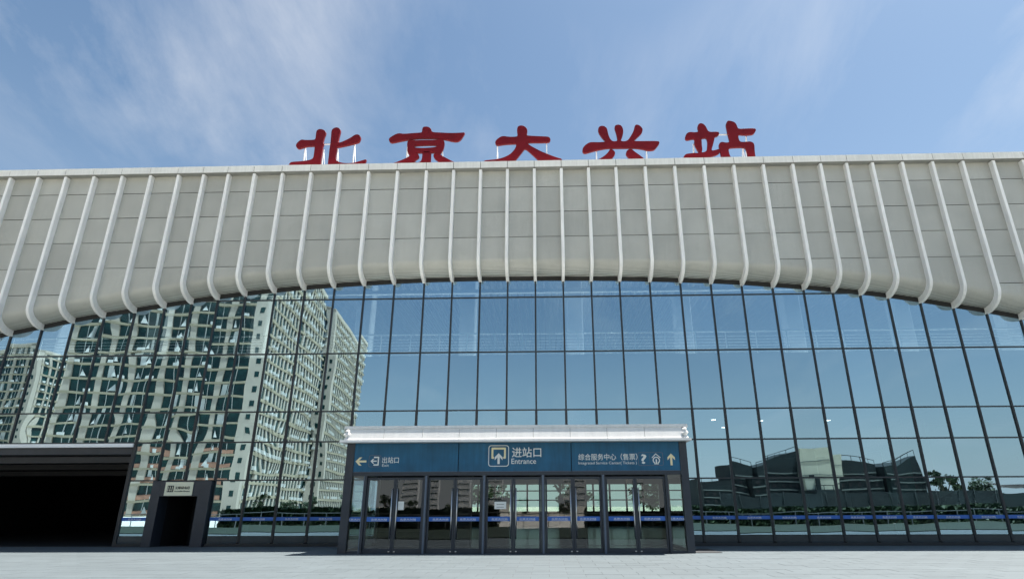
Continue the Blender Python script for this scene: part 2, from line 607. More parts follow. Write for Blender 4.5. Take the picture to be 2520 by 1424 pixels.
ROWS = [0.42, 2.76, 4.43, 5.805, 8.565, 11.32]
XL, XR = XS[0], XS[-1]
ROOF, FASC = 18.29, 17.93
i_open = XS.index(-19.04)          # right edge of the open passage
i_pl, i_pm, i_pr = XS.index(-17.71), XS.index(-16.41), XS.index(-15.04)
i_vl, i_vr = XS.index(-7.57), XS.index(5.15)

# glass panes
strip_name = fit_text('北京大兴站', -0.30, 0.30, 0.035, 0.105, 0.006)
strip_cache = {}
def strip_mesh(w, h=0.145):
    key = round(w, 2)
    if key not in strip_cache:
        s = MB().box(-w / 2, w / 2, -0.0035, 0.0005, 0, h, 0)
        s.mesh_in(strip_name, Matrix.Translation((0, -0.0035, 0)), 1)
        s.box(-0.30, 0.30, -0.006, -0.0036, 0.016, 0.022, 1)
        strip_cache[key] = s.mesh('blue_strip', [M['strip'], M['lettering']])
    return strip_cache[key]
rng = random.Random(3)
def pane(x0, x1, z0, z0b, z1, z1b, parent, mat, yy=0.0, warp=1.0, tilt=0.0017, thick=0.024, name='glass_pane'):
    """glass sheet; z0,z1 at the left edge, z0b,z1b at the right edge; its outer face looks to -Y"""
    cx, cz = (x0 + x1) / 2, (z0 + z1) / 2
    a, b = x0 - cx, x1 - cx
    s = MB()
    t = thick
    s.quad([(a, 0, z0 - cz), (b, 0, z0b - cz), (b, 0, z1b - cz), (a, 0, z1 - cz)], 0)
    s.quad([(b, t, z0b - cz), (a, t, z0 - cz), (a, t, z1 - cz), (b, t, z1b - cz)], 1)
    s.quad([(a, 0, z1 - cz), (b, 0, z1b - cz), (b, t, z1b - cz), (a, t, z1 - cz)], 1)
    s.quad([(b, 0, z0b - cz), (a, 0, z0 - cz), (a, t, z0 - cz), (b, t, z0b - cz)], 1)
    s.quad([(a, 0, z0 - cz), (a, 0, z1 - cz), (a, t, z1 - cz), (a, t, z0 - cz)], 1)
    s.quad([(b, 0, z1b - cz), (b, 0, z0b - cz), (b, t, z0b - cz), (b, t, z1b - cz)], 1)
    o = s.build(name, [mat, M['inner']], parent, (cx, yy, cz))
    o['warp'] = warp
    o.rotation_euler = (rng.gauss(0, tilt), 0, rng.gauss(0, tilt))
    return o
for i in range(len(XS) - 1):
    x0, x1 = XS[i] + 0.03, XS[i + 1] - 0.03
    zmax0, zmax1 = arch(x0) + 0.10, arch(x1) + 0.10
    for rI in range(len(ROWS)):
        z0 = ROWS[rI]
        z1 = ROWS[rI + 1] if rI + 1 < len(ROWS) else 99
        if rI < 2 and i < i_open:
            continue
        if rI == 0 and i_pl <= i < i_pr:
            continue
        if rI < 2 and i_vl <= i < i_vr:
            continue
        z0a = z0 + 0.02
        t0, t1 = min(z1 - 0.02, zmax0), min(z1 - 0.02, zmax1)
        if max(t0, t1) < z0a + 0.05:
            continue
        t0, t1 = max(t0, z0a + 0.002), max(t1, z0a + 0.002)
        wv = {0: 1.0, 1: 1.6, 2: 1.8, 3: 0.85, 4: 1.2, 5: 1.3}[rI] * rng.uniform(0.7, 1.25)
        o = pane(x0, x1, z0a, z0a, t0, t1, station, M['glass'], warp=wv)
        if rI == 0:
            put('blue_strip', strip_mesh(x1 - x0 - 0.04), o, (0, -0.001, 1.06 - (z0a + t0) / 2))

# mullions, transoms
for i, x in enumerate(XS):
    zt = arch(x) + 0.12
    zb = 0.16
    if i < i_open:
        zb = ROWS[2]
    if i in (i_pl, i_pr) or i == i_pm:
        zb = 2.76
    if i_vl <= i <= i_vr:
        zb = ROWS[2] - 0.3 if i_vl < i < i_vr else 0.16
    s = MB().box(x - 0.039, x + 0.039, -0.055, 0.14, zb, zt)
    if zb < ROWS[3] and i >= i_open:
        s.box(x - 0.056, x + 0.056, -0.045, 0.12, zb, ROWS[3] - 0.01)
    s.build('mullion', M['mullion'], station)
for rI, z in enumerate(ROWS):
    for i in range(len(XS) - 1):
        if z > max(arch(XS[i]), arch(XS[i + 1])) + 0.05:
            continue
        if rI < 2 and i < i_open:
            continue
        if rI < 2 and i_vl <= i < i_vr:
            continue
        if rI == 0:
            continue
        if rI == 1 and i_pl <= i < i_pr:
            continue
        MB().box(XS[i] + 0.046, XS[i + 1] - 0.046, -0.035, 0.10, z - 0.03, z + 0.03).build('transom', M['mullion'], station)
# dark sill along the foot of the glass
for a, b in ((XS[i_open], XS[i_pl] - 0.03), (XS[i_pr] + 0.03, -7.80), (5.32, XR)):
    B(a, b, -0.10, 0.14, 0.0, 0.13).build('base_sill', M['mullion'], station)
for i in range(i_open, len(XS) - 1):
    if i_pl <= i < i_pr or i_vl <= i < i_vr:
        continue
    B(XS[i] + 0.067, XS[i + 1] - 0.067, -0.02, 0.10, 0.13, 0.42).build('dark_refl_strip', M['dark_refl'], station)  # opaque dark strip in place of the shaded ground's reflection

# cladding: ribs, perforated panels, parapet
RY, PY = -1.20, -0.93
def prof(x, y0, b, drop, z_top, n=9):
    """profile from z_top straight down, then a quarter ellipse in to the glass"""
    zc = arch(x) + 0.92
    pts = [(x, y0, z_top)]
    for j in range(n + 1):
        t = math.pi / 2 * j / n
        pts.append((x, y0 * math.cos(t), zc - b * math.sin(t)))
    return pts
for x in XS:
    w = 0.075
    outer = prof(x, RY, 0.92, 0, FASC - 0.05, 12)
    inner = prof(x, RY + 0.32, 0.62, 0, FASC - 0.05, 12)
    s = MB()
    def sh(P, d):
        return [(p[0] + d, p[1], p[2]) for p in P]
    e = 0.012
    # front face with two narrow chamfers, then the sides
    out_in = prof(x, RY + e, 0.92 - e, 0, FASC - 0.05, 12)
    s.strip(sh(outer, -w + e), sh(outer, w - e), 0, True)
    s.strip(sh(out_in, -w), sh(outer, -w + e), 0, True)
    s.strip(sh(outer, w - e), sh(out_in, w), 0, True)
    s.strip(sh(inner, -w), sh(out_in, -w), 0, False)
    s.strip(sh(out_in, w), sh(inner, w), 0, False)
    s.strip(sh(inner, w), sh(inner, -w), 0, False)
    a, b = outer[-1], inner[-1]
    s.quad([(x - w, a[1], a[2]), (x + w, a[1], a[2]), (x + w, b[1], b[2]), (x - w, b[1], b[2])])
    s.build('rib', M['rib'], station)
JZ = [FASC + 0.02, 16.96, 15.55, 14.17, 12.79, 11.41, 10.03, 8.65]
for i in range(len(XS) - 1):
    x0, x1 = XS[i] + 0.06, XS[i + 1] - 0.06
    tops = [z for z in JZ if z > max(arch(x0), arch(x1)) + 0.92 + 0.12]
    for j, zt in enumerate(tops):
        last = j == len(tops) - 1
        s = MB()
        if not last:
            zb = tops[j + 1] + 0.016
            s.quad([(x0, PY, zb), (x1, PY, zb), (x1, PY, zt - 0.016), (x0, PY, zt - 0.016)])
            s.quad([(x0, PY, zb), (x0, PY + 0.03, zb), (x1, PY + 0.03, zb), (x1, PY, zb)])
            s.quad([(x0, PY, zt - 0.016), (x1, PY, zt - 0.016), (x1, PY + 0.03, zt - 0.016), (x0, PY + 0.03, zt - 0.016)])
        else:
            a = prof(x0, PY, 0.64, 0, zt - 0.016, 12)
            b = prof(x1, PY, 0.64, 0, zt - 0.016, 12)
            s.strip(a, b, 0, True)
            s.quad([(x0, PY, zt - 0.016), (x1, PY, zt - 0.016), (x1, PY + 0.03, zt - 0.016), (x0, PY + 0.03, zt - 0.016)])
        s.build('cladding_panel', M['clad'], station)
    # black backing behind the open joints and flashing at the head of the glass
    zc = max(arch(x0), arch(x1)) + 0.95
    MB().box(x0 - 0.06, x1 + 0.06, PY + 0.035, PY + 0.06, zc, FASC).build('backing_sheet', M['gap'], station)
    a0, a1 = arch(x0), arch(x1)
    MB().hexa([(x0, -0.03, a0 + 0.07), (x1, -0.03, a1 + 0.07), (x1, 0.10, a1 + 0.07), (x0, 0.10, a0 + 0.07),
               (x0, -0.03, a0 + 0.42), (x1, -0.03, a1 + 0.42), (x1, 0.10, a1 + 0.42), (x0, 0.10, a0 + 0.42)]).build('head_flashing', M['gap'], station)
    # parapet: one folded panel a bay
    g_ = 0.012
    MB().box(XS[i] + g_, XS[i + 1] - g_, -1.27, -0.6, FASC - 0.02, FASC - 0.001).build('parapet_soffit', M['soffit_shade'], station)
    MB().box(XS[i] + g_, XS[i + 1] - g_, -1.28, -0.55, FASC, ROOF).build('parapet_panel', M['parapet'], station)
B(XL - 0.4, XR + 0.4, -1.262, -0.6, FASC + 0.01, ROOF - 0.015).build('parapet_core', M['gap'], station)
B(XL - 3, XR + 3, -0.55, 1.9, ROOF - 0.5, ROOF - 0.12).build('roof', M['slab'], station)
B(XL - 3, XR + 3, 5.2, 34, ROOF - 0.5, ROOF - 0.12).build('roof', M['slab'], station)   # skylight gap added between the two to light the gallery
MB().hexa([(XL, 0.12, 8.9), (XR, 0.12, 8.9), (XR, 0.3, 8.9), (XL, 0.3, 8.9),
           (XL, 0.12, ROOF - 0.5), (XR, 0.12, ROOF - 0.5), (XR, 0.3, ROOF - 0.5), (XL, 0.3, ROOF - 0.5)])
for i in range(len(XS) - 1):                      # wall behind the cladding
    x0, x1 = XS[i], XS[i + 1]
    a0, a1 = arch(x0) + 0.3, arch(x1) + 0.3
    MB().hexa([(x0, 0.16, a0), (x1, 0.16, a1), (x1, 0.36, a1), (x0, 0.36, a0), (x0, 0.16, ROOF - 0.5), (x1, 0.16, ROOF - 0.5),
               (x1, 0.36, ROOF - 0.5), (x0, 0.36, ROOF - 0.5)]).build('upper_wall', M['spandrel'], station)

# --- inside the hall
B(XS[i_open] - 0.1, XR + 0.5, 0.42, 30, -0.05, 0.006).build('hall_floor', M['hallfloor'], station)
B(XL, XR, 0.9, 7.5, 8.2, 8.55).build('gallery_slab', M['white'], station)
B(XL, XR, 0.42, 0.5, 5.86, 8.50).build('shadow_box', M['spandrel'], station)
B(XL, XR, 0.42, 30, 5.74, 5.84).build('lower_ceiling', M['ceilgrey'], station)
B(XL, XR, 0.72, 0.95, 11.84, 12.02).build('beam', M['white'], station)
B(XL, XR, 5.2, 30, 14.6, 14.7).build('upper_ceiling', M['white'], station)
B(XL, XR, 5.1, 5.2, 14.6, ROOF - 0.5).build('added_skylight_upstand', M['white'], station)  # closes the edge of the added skylight
bf = MB()
x = XL
while x < XR:
    bf.box(x, x + 0.07, 5.3, 22, 13.9, 14.3)
    x += 0.42
bo = bf.build('ceiling_baffles', M['baffle'], station)
bo['kind'] = 'stuff'
for x in (-26.4, -20.9, -15.3, -9.7, -4.15, 1.52, 7.2, 12.9, 18.5, 24.0):
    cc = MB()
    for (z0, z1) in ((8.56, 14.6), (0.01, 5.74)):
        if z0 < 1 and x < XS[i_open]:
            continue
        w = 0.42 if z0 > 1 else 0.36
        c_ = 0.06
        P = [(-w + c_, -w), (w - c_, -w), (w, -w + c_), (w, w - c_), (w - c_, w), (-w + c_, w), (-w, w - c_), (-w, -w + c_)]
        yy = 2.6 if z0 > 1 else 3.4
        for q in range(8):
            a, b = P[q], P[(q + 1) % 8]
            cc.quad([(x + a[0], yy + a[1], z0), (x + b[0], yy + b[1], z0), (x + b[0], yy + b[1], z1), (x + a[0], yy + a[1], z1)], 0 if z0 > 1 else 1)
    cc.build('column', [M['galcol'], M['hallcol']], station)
# gallery railing: a post in the middle of each bay
for i in range(len(XS) - 1):
    x0, x1 = XS[i] + 0.012, XS[i + 1] - 0.012
    xm = (x0 + x1) / 2
    s = MB().box(x0, x1, 0.98, 1.04, 9.72, 9.79)
    for q in range(6):
        zq = 8.72 + q * 0.155
        s.box(x0, x1, 1.0, 1.02, zq, zq + 0.025)
    s.box(xm - 0.025, xm + 0.025, 0.985, 1.035, 8.55, 9.72)
    s.build('gallery_railing', M['rail_white'], station)
# ceiling downlights
dl = MB()
n = 14
dl_v = [(0.13 * math.cos(2 * math.pi * q / n), 0.13 * math.sin(2 * math.pi * q / n), 0) for q in range(n)]
dl.quad(list(reversed(dl_v)), 0)
dl_me = dl.mesh('ceiling_light', [M['lamp']])
for x, yy in ((8.5, 3.4), (9.9, 6.6), (11.05, 3.9), (14.5, 3.9), (-2.5, 6), (1.5, 9), (4.4, 6)):
    put('ceiling_light', dl_me, station, (x, yy, 5.735))
# glazed rear wall of the hall: a grid of openings to the daylight behind
rw = MB()
rx0, rx1 = XS[i_open], XR
wx0, wx1 = -8.0, 10.0
rw.box(XL, rx1, 29.6, 30.0, 3.5, 14.6)
rw.box(rx0, rx1, 29.6, 30.0, 0.0, 1.2)
rw.box(rx0, wx0, 29.6, 30.0, 1.2, 3.5)
rw.box(wx1, rx1, 29.6, 30.0, 1.2, 3.5)
x = wx0
while x < wx1 - 0.2:
    rw.box(x, x + 0.16, 29.7, 29.9, 1.2, 3.5)
    x += 1.5
for z in (2.1, 2.9):
    rw.box(wx0, wx1, 29.72, 29.88, z, z + 0.1)
for q in range(12):
    MB().box(wx0 + 0.17 + q * 1.5, min(wx1, wx0 + 1.49 + q * 1.5), 29.79, 29.80, 1.2, 3.5).build('rear_pane', M['reartint'], station)
rw.build('rear_window_wall', M['hallwall'], station)
for xx, z0 in ((rx0 - 0.35, 0), (XR, 0), (XL - 0.3, 4.4)):
    B(xx, xx + 0.3, 0.5, 30, z0, 5.7 if xx == rx0 - 0.35 else 14.6).build('side_wall', M['hallwall'], station)
B(-12, -5.5, 16, 16.3, 0.01, 3.6).build('partition', M['hallwall'], station)
for xx in (-3.6, 0.6, 6.8):
    B(xx, xx + 1.3, 9, 9.5, 0.01, 2.1).build('ticket_gate', M['black'], station)
# stair inside the right end, seen through the glass
st = MB()
n = 18
for q in range(n):
    xa = 18.6 + q * 0.34
    st.box(xa, xa + 0.36, 3.6, 5.6, 0.75 + q * 0.16, 1.0 + q * 0.16)
st.build('stair', M['darkmetal'], station)
sr = MB()
for yy in (3.55, 5.6):
    sr.hexa([(18.4, yy, 0.55), (24.9, yy, 3.6), (24.9, yy + 0.05, 3.6), (18.4, yy + 0.05, 0.55),
             (18.4, yy, 1.0), (24.9, yy, 4.05), (24.9, yy + 0.05, 4.05), (18.4, yy + 0.05, 1.0)])
sr.build('stair_stringer', M['black'], station)
B(18.2, 26.5, 6.2, 6.4, 0.01, 5.7).build('green_partition', simple('green_glass_partition', (0.12, 0.30, 0.25), 0.3, 0, 0.2, 0.5), station)

# --- open passage at the left
px1 = XS[i_open] - 0.06
B(-34, px1, -0.10, 0.10, 4.24, 4.40).build('passage_lip', M['lip'], station)
for q, (yy, z0, z1) in enumerate(((0.12, 3.92, 4.24), (1.2, 3.62, 3.92), (2.6, 3.40, 3.66), (4.5, 3.2, 3.44))):
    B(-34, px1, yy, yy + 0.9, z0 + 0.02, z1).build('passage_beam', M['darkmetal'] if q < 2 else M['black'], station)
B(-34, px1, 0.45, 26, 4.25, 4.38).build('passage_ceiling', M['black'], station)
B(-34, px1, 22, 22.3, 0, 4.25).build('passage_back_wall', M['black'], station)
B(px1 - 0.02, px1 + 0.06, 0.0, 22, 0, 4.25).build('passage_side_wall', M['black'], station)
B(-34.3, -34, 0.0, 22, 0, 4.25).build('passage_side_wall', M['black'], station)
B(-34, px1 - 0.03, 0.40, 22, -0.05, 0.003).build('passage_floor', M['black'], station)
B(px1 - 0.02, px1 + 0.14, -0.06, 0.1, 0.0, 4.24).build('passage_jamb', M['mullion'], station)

# ---------------------------------------------------------------- lift doorway and its sign
lift = thing('lift_doorway', 'dark metal doorway of the accessible lift set into the glass wall left of the entrance', 'doorway', (-16.4, 0, 0))
def LB(x0, x1, y0, y1, z0, z1):
    return MB().box(x0 + 16.4, x1 + 16.4, y0, y1, z0, z1)
LB(-17.74, -17.33, -0.22, 0.5, 0, 2.74).build('jamb', M['darkmetal'], lift)
LB(-15.60, -15.07, -0.22, 0.5, 0, 2.74).build('jamb', M['darkmetal'], lift)
LB(-17.328, -15.602, -0.215, 0.5, 2.09, 2.74).build('lintel', M['darkmetal'], lift)
LB(-17.45, -17.328, 0.5, 2.6, 0, 2.3).build('recess_wall', M['black'], lift)
LB(-15.602, -15.48, 0.5, 2.6, 0, 2.3).build('recess_wall', M['darkmetal'], lift)
LB(-17.45, -15.48, 2.6, 2.7, 0, 2.3).build('recess_back', M['black'], lift)
LB(-17.328, -15.602, 0.5, 2.6, 2.15, 2.25).build('recess_ceiling', M['black'], lift)
LB(-15.72, -15.62, 0.55, 0.62, 0.02, 2.0).build('lift_door_edge', simple('bronze_door_edge', (0.12, 0.10, 0.09), 0.35, 0.6, 0.1), lift)
lsign = thing('lift_sign', 'cream sign with lift pictogram and Chinese lettering above the dark lift doorway', 'sign', (-16.49, -0.225, 2.11))
MB().box(-0.63, 0.63, -0.03, 0, 0, 0.58).build('sign_board', M['cream'], lsign)
pic = MB()
pic.box(-0.52, -0.23, -0.034, -0.03, 0.155, 0.43, 0)
for xx in (-0.485, -0.39, -0.295):
    pic.box(xx - 0.012, xx + 0.012, -0.037, -0.0342, 0.19, 0.395, 1)
pic.box(-0.44, -0.34, -0.037, -0.0342, 0.22, 0.24, 1)
pic.build('lift_pictogram', [M['ink'], M['cream']], lsign)
lettering('lettering', '无障碍电梯', (-0.17, 0.50, 0.27, 0.40), -0.034, M['ink'], lsign, 0.012)
lettering('lettering', 'Accessible Elevator', (-0.18, 0.53, 0.16, 0.225), -0.034, M['ink'], lsign)

# ---------------------------------------------------------------- entrance vestibule
VY = -4.28
ves = thing('entrance_vestibule', 'projecting dark-framed entrance box with five double glass doors and white stone canopy', 'entrance', (-1.24, VY, 0))
OX = 1.24
def VB(x0, x1, y0, y1, z0, z1):
    return MB().box(x0 + OX, x1 + OX, y0, y1, z0, z1)
VB(-7.75, -7.45, -0.05, 0.25, 0, 3.93).build('corner_post', M['darkmetal'], ves)
VB(5.00, 5.28, -0.05, 0.25, 0, 3.93).build('corner_post', M['darkmetal'], ves)
VB(-7.45, 5.00, -0.02, 0.25, 2.72, 2.86).build('head_rail', M['darkmetal'], ves)
VB(-7.45, 5.00, 0.08, 0.25, 2.87, 3.93).build('band_backing', M['gap'], ves)
VB(-7.75, 5.28, 0.3, 4.15, 3.80, 3.92).build('vestibule_roof', M['slab'], ves)
VB(-7.45, 5.00, 0.3, 4.3, -0.05, 0.008).build('vestibule_floor', M['hallfloor'], ves)
# side walls: dark frame and glass
for xs in (-7.72, 5.18):
    VB(xs, xs + 0.07, 0.26, 4.15, 0, 0.12).build('side_sill', M['darkmetal'], ves)
    VB(xs, xs + 0.07, 0.26, 4.15, 2.7, 3.80).build('side_head', M['darkmetal'], ves)
    sd = MB()
    xx = xs + OX + 0.03
    sd.quad([(xx, 0.26, 0.12), (xx, 4.15, 0.12), (xx, 4.15, 2.7), (xx, 0.26, 2.7)], 0)
    so = sd.build('side_pane', [M['doorglass']], ves)
    so['warp'] = 0.6
# sign band in three pieces
bands = []
for a, b in ((-7.44, -3.435), (-3.405, 0.875), (0.905, 4.99)):
    bands.append(VB(a, b, -0.03, 0.07, 2.865, 3.915).build('sign_band', M['teal'], ves))
VB(-7.45, 5.00, -0.035, 0.0, 2.855, 2.868).build('trim', M['postlight'], ves)
YT = -0.036
def vt(nm, s, x0, x1, z0, z1, mat, par, bold=0.0):
    return lettering(nm, s, (x0 + OX, x1 + OX, z0, z1), YT, mat, par, bold)
def outline(nm, pts, par, mat, wd, closed=True, yy=YT):
    """flat line drawing in the XZ plane"""
    s = MB()
    n = len(pts)
    for i in range(n if closed else n - 1):
        a, b = Vector(pts[i]), Vector(pts[(i + 1) % n])
        d = (b - a).normalized() * (wd / 2)
        nx = Vector((-d.y, d.x))
        a2, b2 = a - d * 0.6, b + d * 0.6
        q = [a2 + nx, a2 - nx, b2 - nx, b2 + nx]
        e = 0.0003 * (i % 2)
        s.hexa([(p.x + OX, yy - e, p.y) for p in (q[1], q[2])] + [(p.x + OX, yy + 0.004, p.y) for p in (q[2], q[1])] +
               [(p.x + OX, yy - e, p.y) for p in (q[0], q[3])] + [(p.x + OX, yy + 0.004, p.y) for p in (q[3], q[0])])
    return s.build(nm, mat, par)
def rrect(x0, x1, z0, z1, r):
    P = []
    for cx, cz, a0 in ((x1 - r, z1 - r, 0), (x0 + r, z1 - r, 90), (x0 + r, z0 + r, 180), (x1 - r, z0 + r, 270)):
        for q in range(4):
            an = R_(a0 + q * 30)
            P.append((cx + r * math.cos(an), cz + r * math.sin(an)))
    return P
def arrow(nm, x, z, L, Hh, ang, par, mat, wd):
    """arrow with its tip at (x,z)"""
    ca, sa = math.cos(ang), math.sin(ang)
    def tr_(u, v):
        return (x + u * ca - v * sa, z + u * sa + v * ca)
    s = MB()
    def slab2(P, e):
        s.hexa([(P[0][0] + OX, YT - e, P[0][1]), (P[1][0] + OX, YT - e, P[1][1]), (P[1][0] + OX, YT + 0.004, P[1][1]), (P[0][0] + OX, YT + 0.004, P[0][1]),
                (P[3][0] + OX, YT - e, P[3][1]), (P[2][0] + OX, YT - e, P[2][1]), (P[2][0] + OX, YT + 0.004, P[2][1]), (P[3][0] + OX, YT + 0.004, P[3][1])])
    slab2([tr_(-L, -wd / 2), tr_(-wd * 0.6, -wd / 2), tr_(-wd * 0.6, wd / 2), tr_(-L, wd / 2)], 0.0)
    slab2([tr_(0, 0), tr_(-Hh, Hh), tr_(-Hh - wd * 1.3, Hh), tr_(-wd * 1.3, 0)], 0.0004)
    slab2([tr_(-wd * 1.3, 0), tr_(-Hh - wd * 1.3, -Hh), tr_(-Hh, -Hh), tr_(0, 0)], 0.0008)
    return s.build(nm, mat, par)
b1, b2, b3 = bands
arrow('arrow', -7.38, 3.25, 0.42, 0.15, math.pi, b1, M['yellow'], 0.075)
outline('pictogram_frame', rrect(-6.86, -6.41, 3.05, 3.47, 0.06), b1, M['postlight'], 0.02)
outline('exit_pictogram', [(-6.66, 3.40), (-6.50, 3.40), (-6.50, 3.12), (-6.66, 3.12)], b1, M['lettering'], 0.05, False)
arrow('exit_arrow', -6.80, 3.26, 0.24, 0.085, math.pi, b1, M['lettering'], 0.045)
vt('lettering', '出站口', -6.35, -5.71, 3.18, 3.41, M['lettering'], b1, 0.006)
vt('lettering', 'Exit', -6.34, -6.08, 3.055, 3.15, M['lettering'], b1)
outline('pictogram_frame', rrect(-2.26, -1.50, 3.05, 3.81, 0.09), b2, M['lettering'], 0.026)
outline('entrance_pictogram', [(-2.08, 3.36), (-2.12, 3.36), (-2.12, 3.70), (-1.64, 3.70), (-1.64, 3.36), (-1.68, 3.36)], b2, M['yellow'], 0.075, False)
arrow('entrance_arrow', -1.88, 3.53, 0.40, 0.15, math.pi / 2, b2, M['lettering'], 0.085)
vt('lettering', '进站口', -1.37, -0.25, 3.37, 3.74, M['lettering'], b2, 0.008)
vt('lettering', 'Entrance', -1.39, -0.45, 3.13, 3.325, M['lettering'], b2, 0.004)
vt('lettering', '综合服务中心（售票）', 1.16, 3.40, 3.245, 3.49, M['lettering'], b3, 0.006)
vt('lettering', 'Integrated Service Center( Tickets )', 1.16, 3.36, 3.07, 3.20, M['lettering'], b3)
outline('pictogram_frame', rrect(3.43, 4.36, 3.05, 3.52, 0.05), b3, M['postlight'], 0.022)
vt('question_mark', '?', 3.53, 3.74, 3.11, 3.46, M['lettering'], b3, 0.02)
outline('divider', [(3.86, 3.10), (3.86, 3.46)], b3, M['postlight'], 0.014, False)
outline('ticket_emblem', [(4.105 + 0.12 * math.cos(R_(a)), 3.235 + 0.115 * math.sin(R_(a))) for a in range(-60, 241, 30)], b3, M['lettering'], 0.038, False)
outline('ticket_emblem', [(4.03, 3.105), (4.18, 3.105)], b3, M['lettering'], 0.03, False)
outline('ticket_emblem', [(4.105, 3.12), (4.105, 3.26)], b3, M['lettering'], 0.05, False)
outline('ticket_emblem', [(3.95, 3.33), (4.10, 3.47), (4.26, 3.33)], b3, M['lettering'], 0.028, False)
arrow('arrow', 4.67, 3.48, 0.43, 0.14, math.pi / 2, b3, M['yellow'], 0.08)
# doors
bays = [(-6.88, -4.70), (-4.54, -2.50), (-2.34, -0.28), (-0.12, 1.98), (2.14, 4.38)]
dstrip_cache = {}
def door(x0, x1, hinge_left):
    root = bpy.data.objects.new('door', None)
    col.objects.link(root)
    root.parent = ves
    root.location = (x0 + OX, 0.10, 0)
    w = x1 - x0
    f = MB()
    s_, r_ = 0.075, 0.09
    f.box(0.004, s_, -0.03, 0.03, 0.012, 2.66)
    f.box(w - s_, w - 0.004, -0.03, 0.03, 0.012, 2.66)
    f.box(s_, w - s_, -0.029, 0.029, 0.012, 0.17)
    f.box(s_, w - s_, -0.029, 0.029, 2.66 - r_, 2.66)
    f.build('door_frame', M['darkmetal'], root)
    p = pane(s_, w - s_, 0.17, 0.17, 2.66 - r_, 2.66 - r_, root, M['doorglass'], -0.004, rng.uniform(0.7, 1.3), 0.0012, 0.012)
    key = round(w, 2)
    put('blue_strip', strip_mesh(w - 2 * s_ - 0.01, 0.155), root, (w / 2, -0.006, 1.10))
    hx_ = w - 0.10 if hinge_left else 0.10
    h = MB().bar((hx_, -0.095, 0.49), (hx_, -0.095, 2.26), 0.022, 10)
    for zz_ in (0.62, 2.12):
        h.bar((hx_, -0.095, zz_), (hx_, -0.028, zz_), 0.012, 6)
    h.build('handle', M['steel'], root)
    lk = MB().box(hx_ - 0.03, hx_ + 0.03, -0.034, -0.0295, 0.05, 0.085)
    lk.build('floor_lock', M['steel'], root)
    return root
VB(-7.45, -6.88, 0.0, 0.2, 0, 0.09).build('sill', M['darkmetal'], ves)
VB(4.38, 5.00, 0.0, 0.2, 0, 0.09).build('sill', M['darkmetal'], ves)
for (a, b) in bays:
    mid = (a + b) / 2
    door(a, mid, True)
    door(mid, b, False)
edges = [-6.88] + [v for p_ in zip([b for a, b in bays[:-1]], [a for a, b in bays[1:]]) for v in p_] + [4.38]
VB(-6.98, -6.885, -0.02, 0.2, 0, 2.72).build('door_post', M['darkmetal'], ves)
VB(4.385, 4.48, -0.02, 0.2, 0, 2.72).build('door_post', M['darkmetal'], ves)
for (a, b), (c_, d) in zip(bays, bays[1:]):
    VB(b + 0.003, c_ - 0.003, -0.03, 0.2, 0, 2.72).build('door_post', M['darkmetal'], ves)
    VB(b + 0.05, c_ - 0.04, -0.05, -0.031, 0, 2.72).build('post_cap', M['postlight'], ves)
VB(-7.0, -6.97, -0.03, -0.021, 0, 2.72).build('post_cap', M['postlight'], ves)
for a, b in ((-7.44, -6.99), (4.49, 4.99)):
    o = pane(a + OX, b + OX, 0.09, 0.09, 2.715, 2.715, ves, M['doorglass'], 0.06, 0.8, 0.0012, 0.012, 'side_light')
    put('blue_strip', strip_mesh(b - a - 0.02, 0.155), o, (0, -0.002, 1.10 - (0.09 + 2.715) / 2))
# canopy of white stone: top ledge, jointed face, bottom ledge
YC = -0.42
def ledge(x0, x1, y0, z0, z1, slope):
    s = MB()
    s.hexa([(x0 + OX, y0, z0), (x1 + OX, y0, z0), (x1 + OX, 0.6, z0), (x0 + OX, 0.6, z0),
            (x0 + OX + slope, y0 + slope, z1), (x1 + OX - slope, y0 + slope, z1), (x1 + OX - slope, 0.6, z1), (x0 + OX + slope, 0.6, z1)])
    return s
ledge(-7.95, 5.42, YC - 0.02, 3.93, 4.015, 0.012).build('lower_ledge', M['stone'], ves)
ledge(-7.85, 5.34, YC + 0.10, 4.44, 4.545, 0.012).build('upper_ledge', M['stone'], ves)
VB(-7.62, 5.05, YC + 0.16, 0.6, 4.02, 4.435).build('canopy_core', M['gap'], ves)
seams = [-7.66, -6.28, -4.79, -3.38, -1.96, -0.55, 0.86, 2.26, 3.68, 5.10]
for a, b in zip(seams, seams[1:]):
    a0, b0 = a + OX + 0.006, b + OX - 0.006
    s = MB()
    P0 = [(a0, YC + 0.115, 4.435), (a0, YC + 0.105, 4.38), (a0, YC + 0.065, 4.2), (a0, YC + 0.035, 4.07), (a0, YC + 0.015, 4.02)]
    P1 = [(b0, p[1], p[2]) for p in P0]
    s.strip(P0, P1, 0, False)
    for P in (P0, P1):
        s.quad([(P[0][0], YC + 0.2, 4.435)] + [p for p in P] + [(P[0][0], YC + 0.2, 4.02)])
    s.build('canopy_panel', M['stone'], ves)
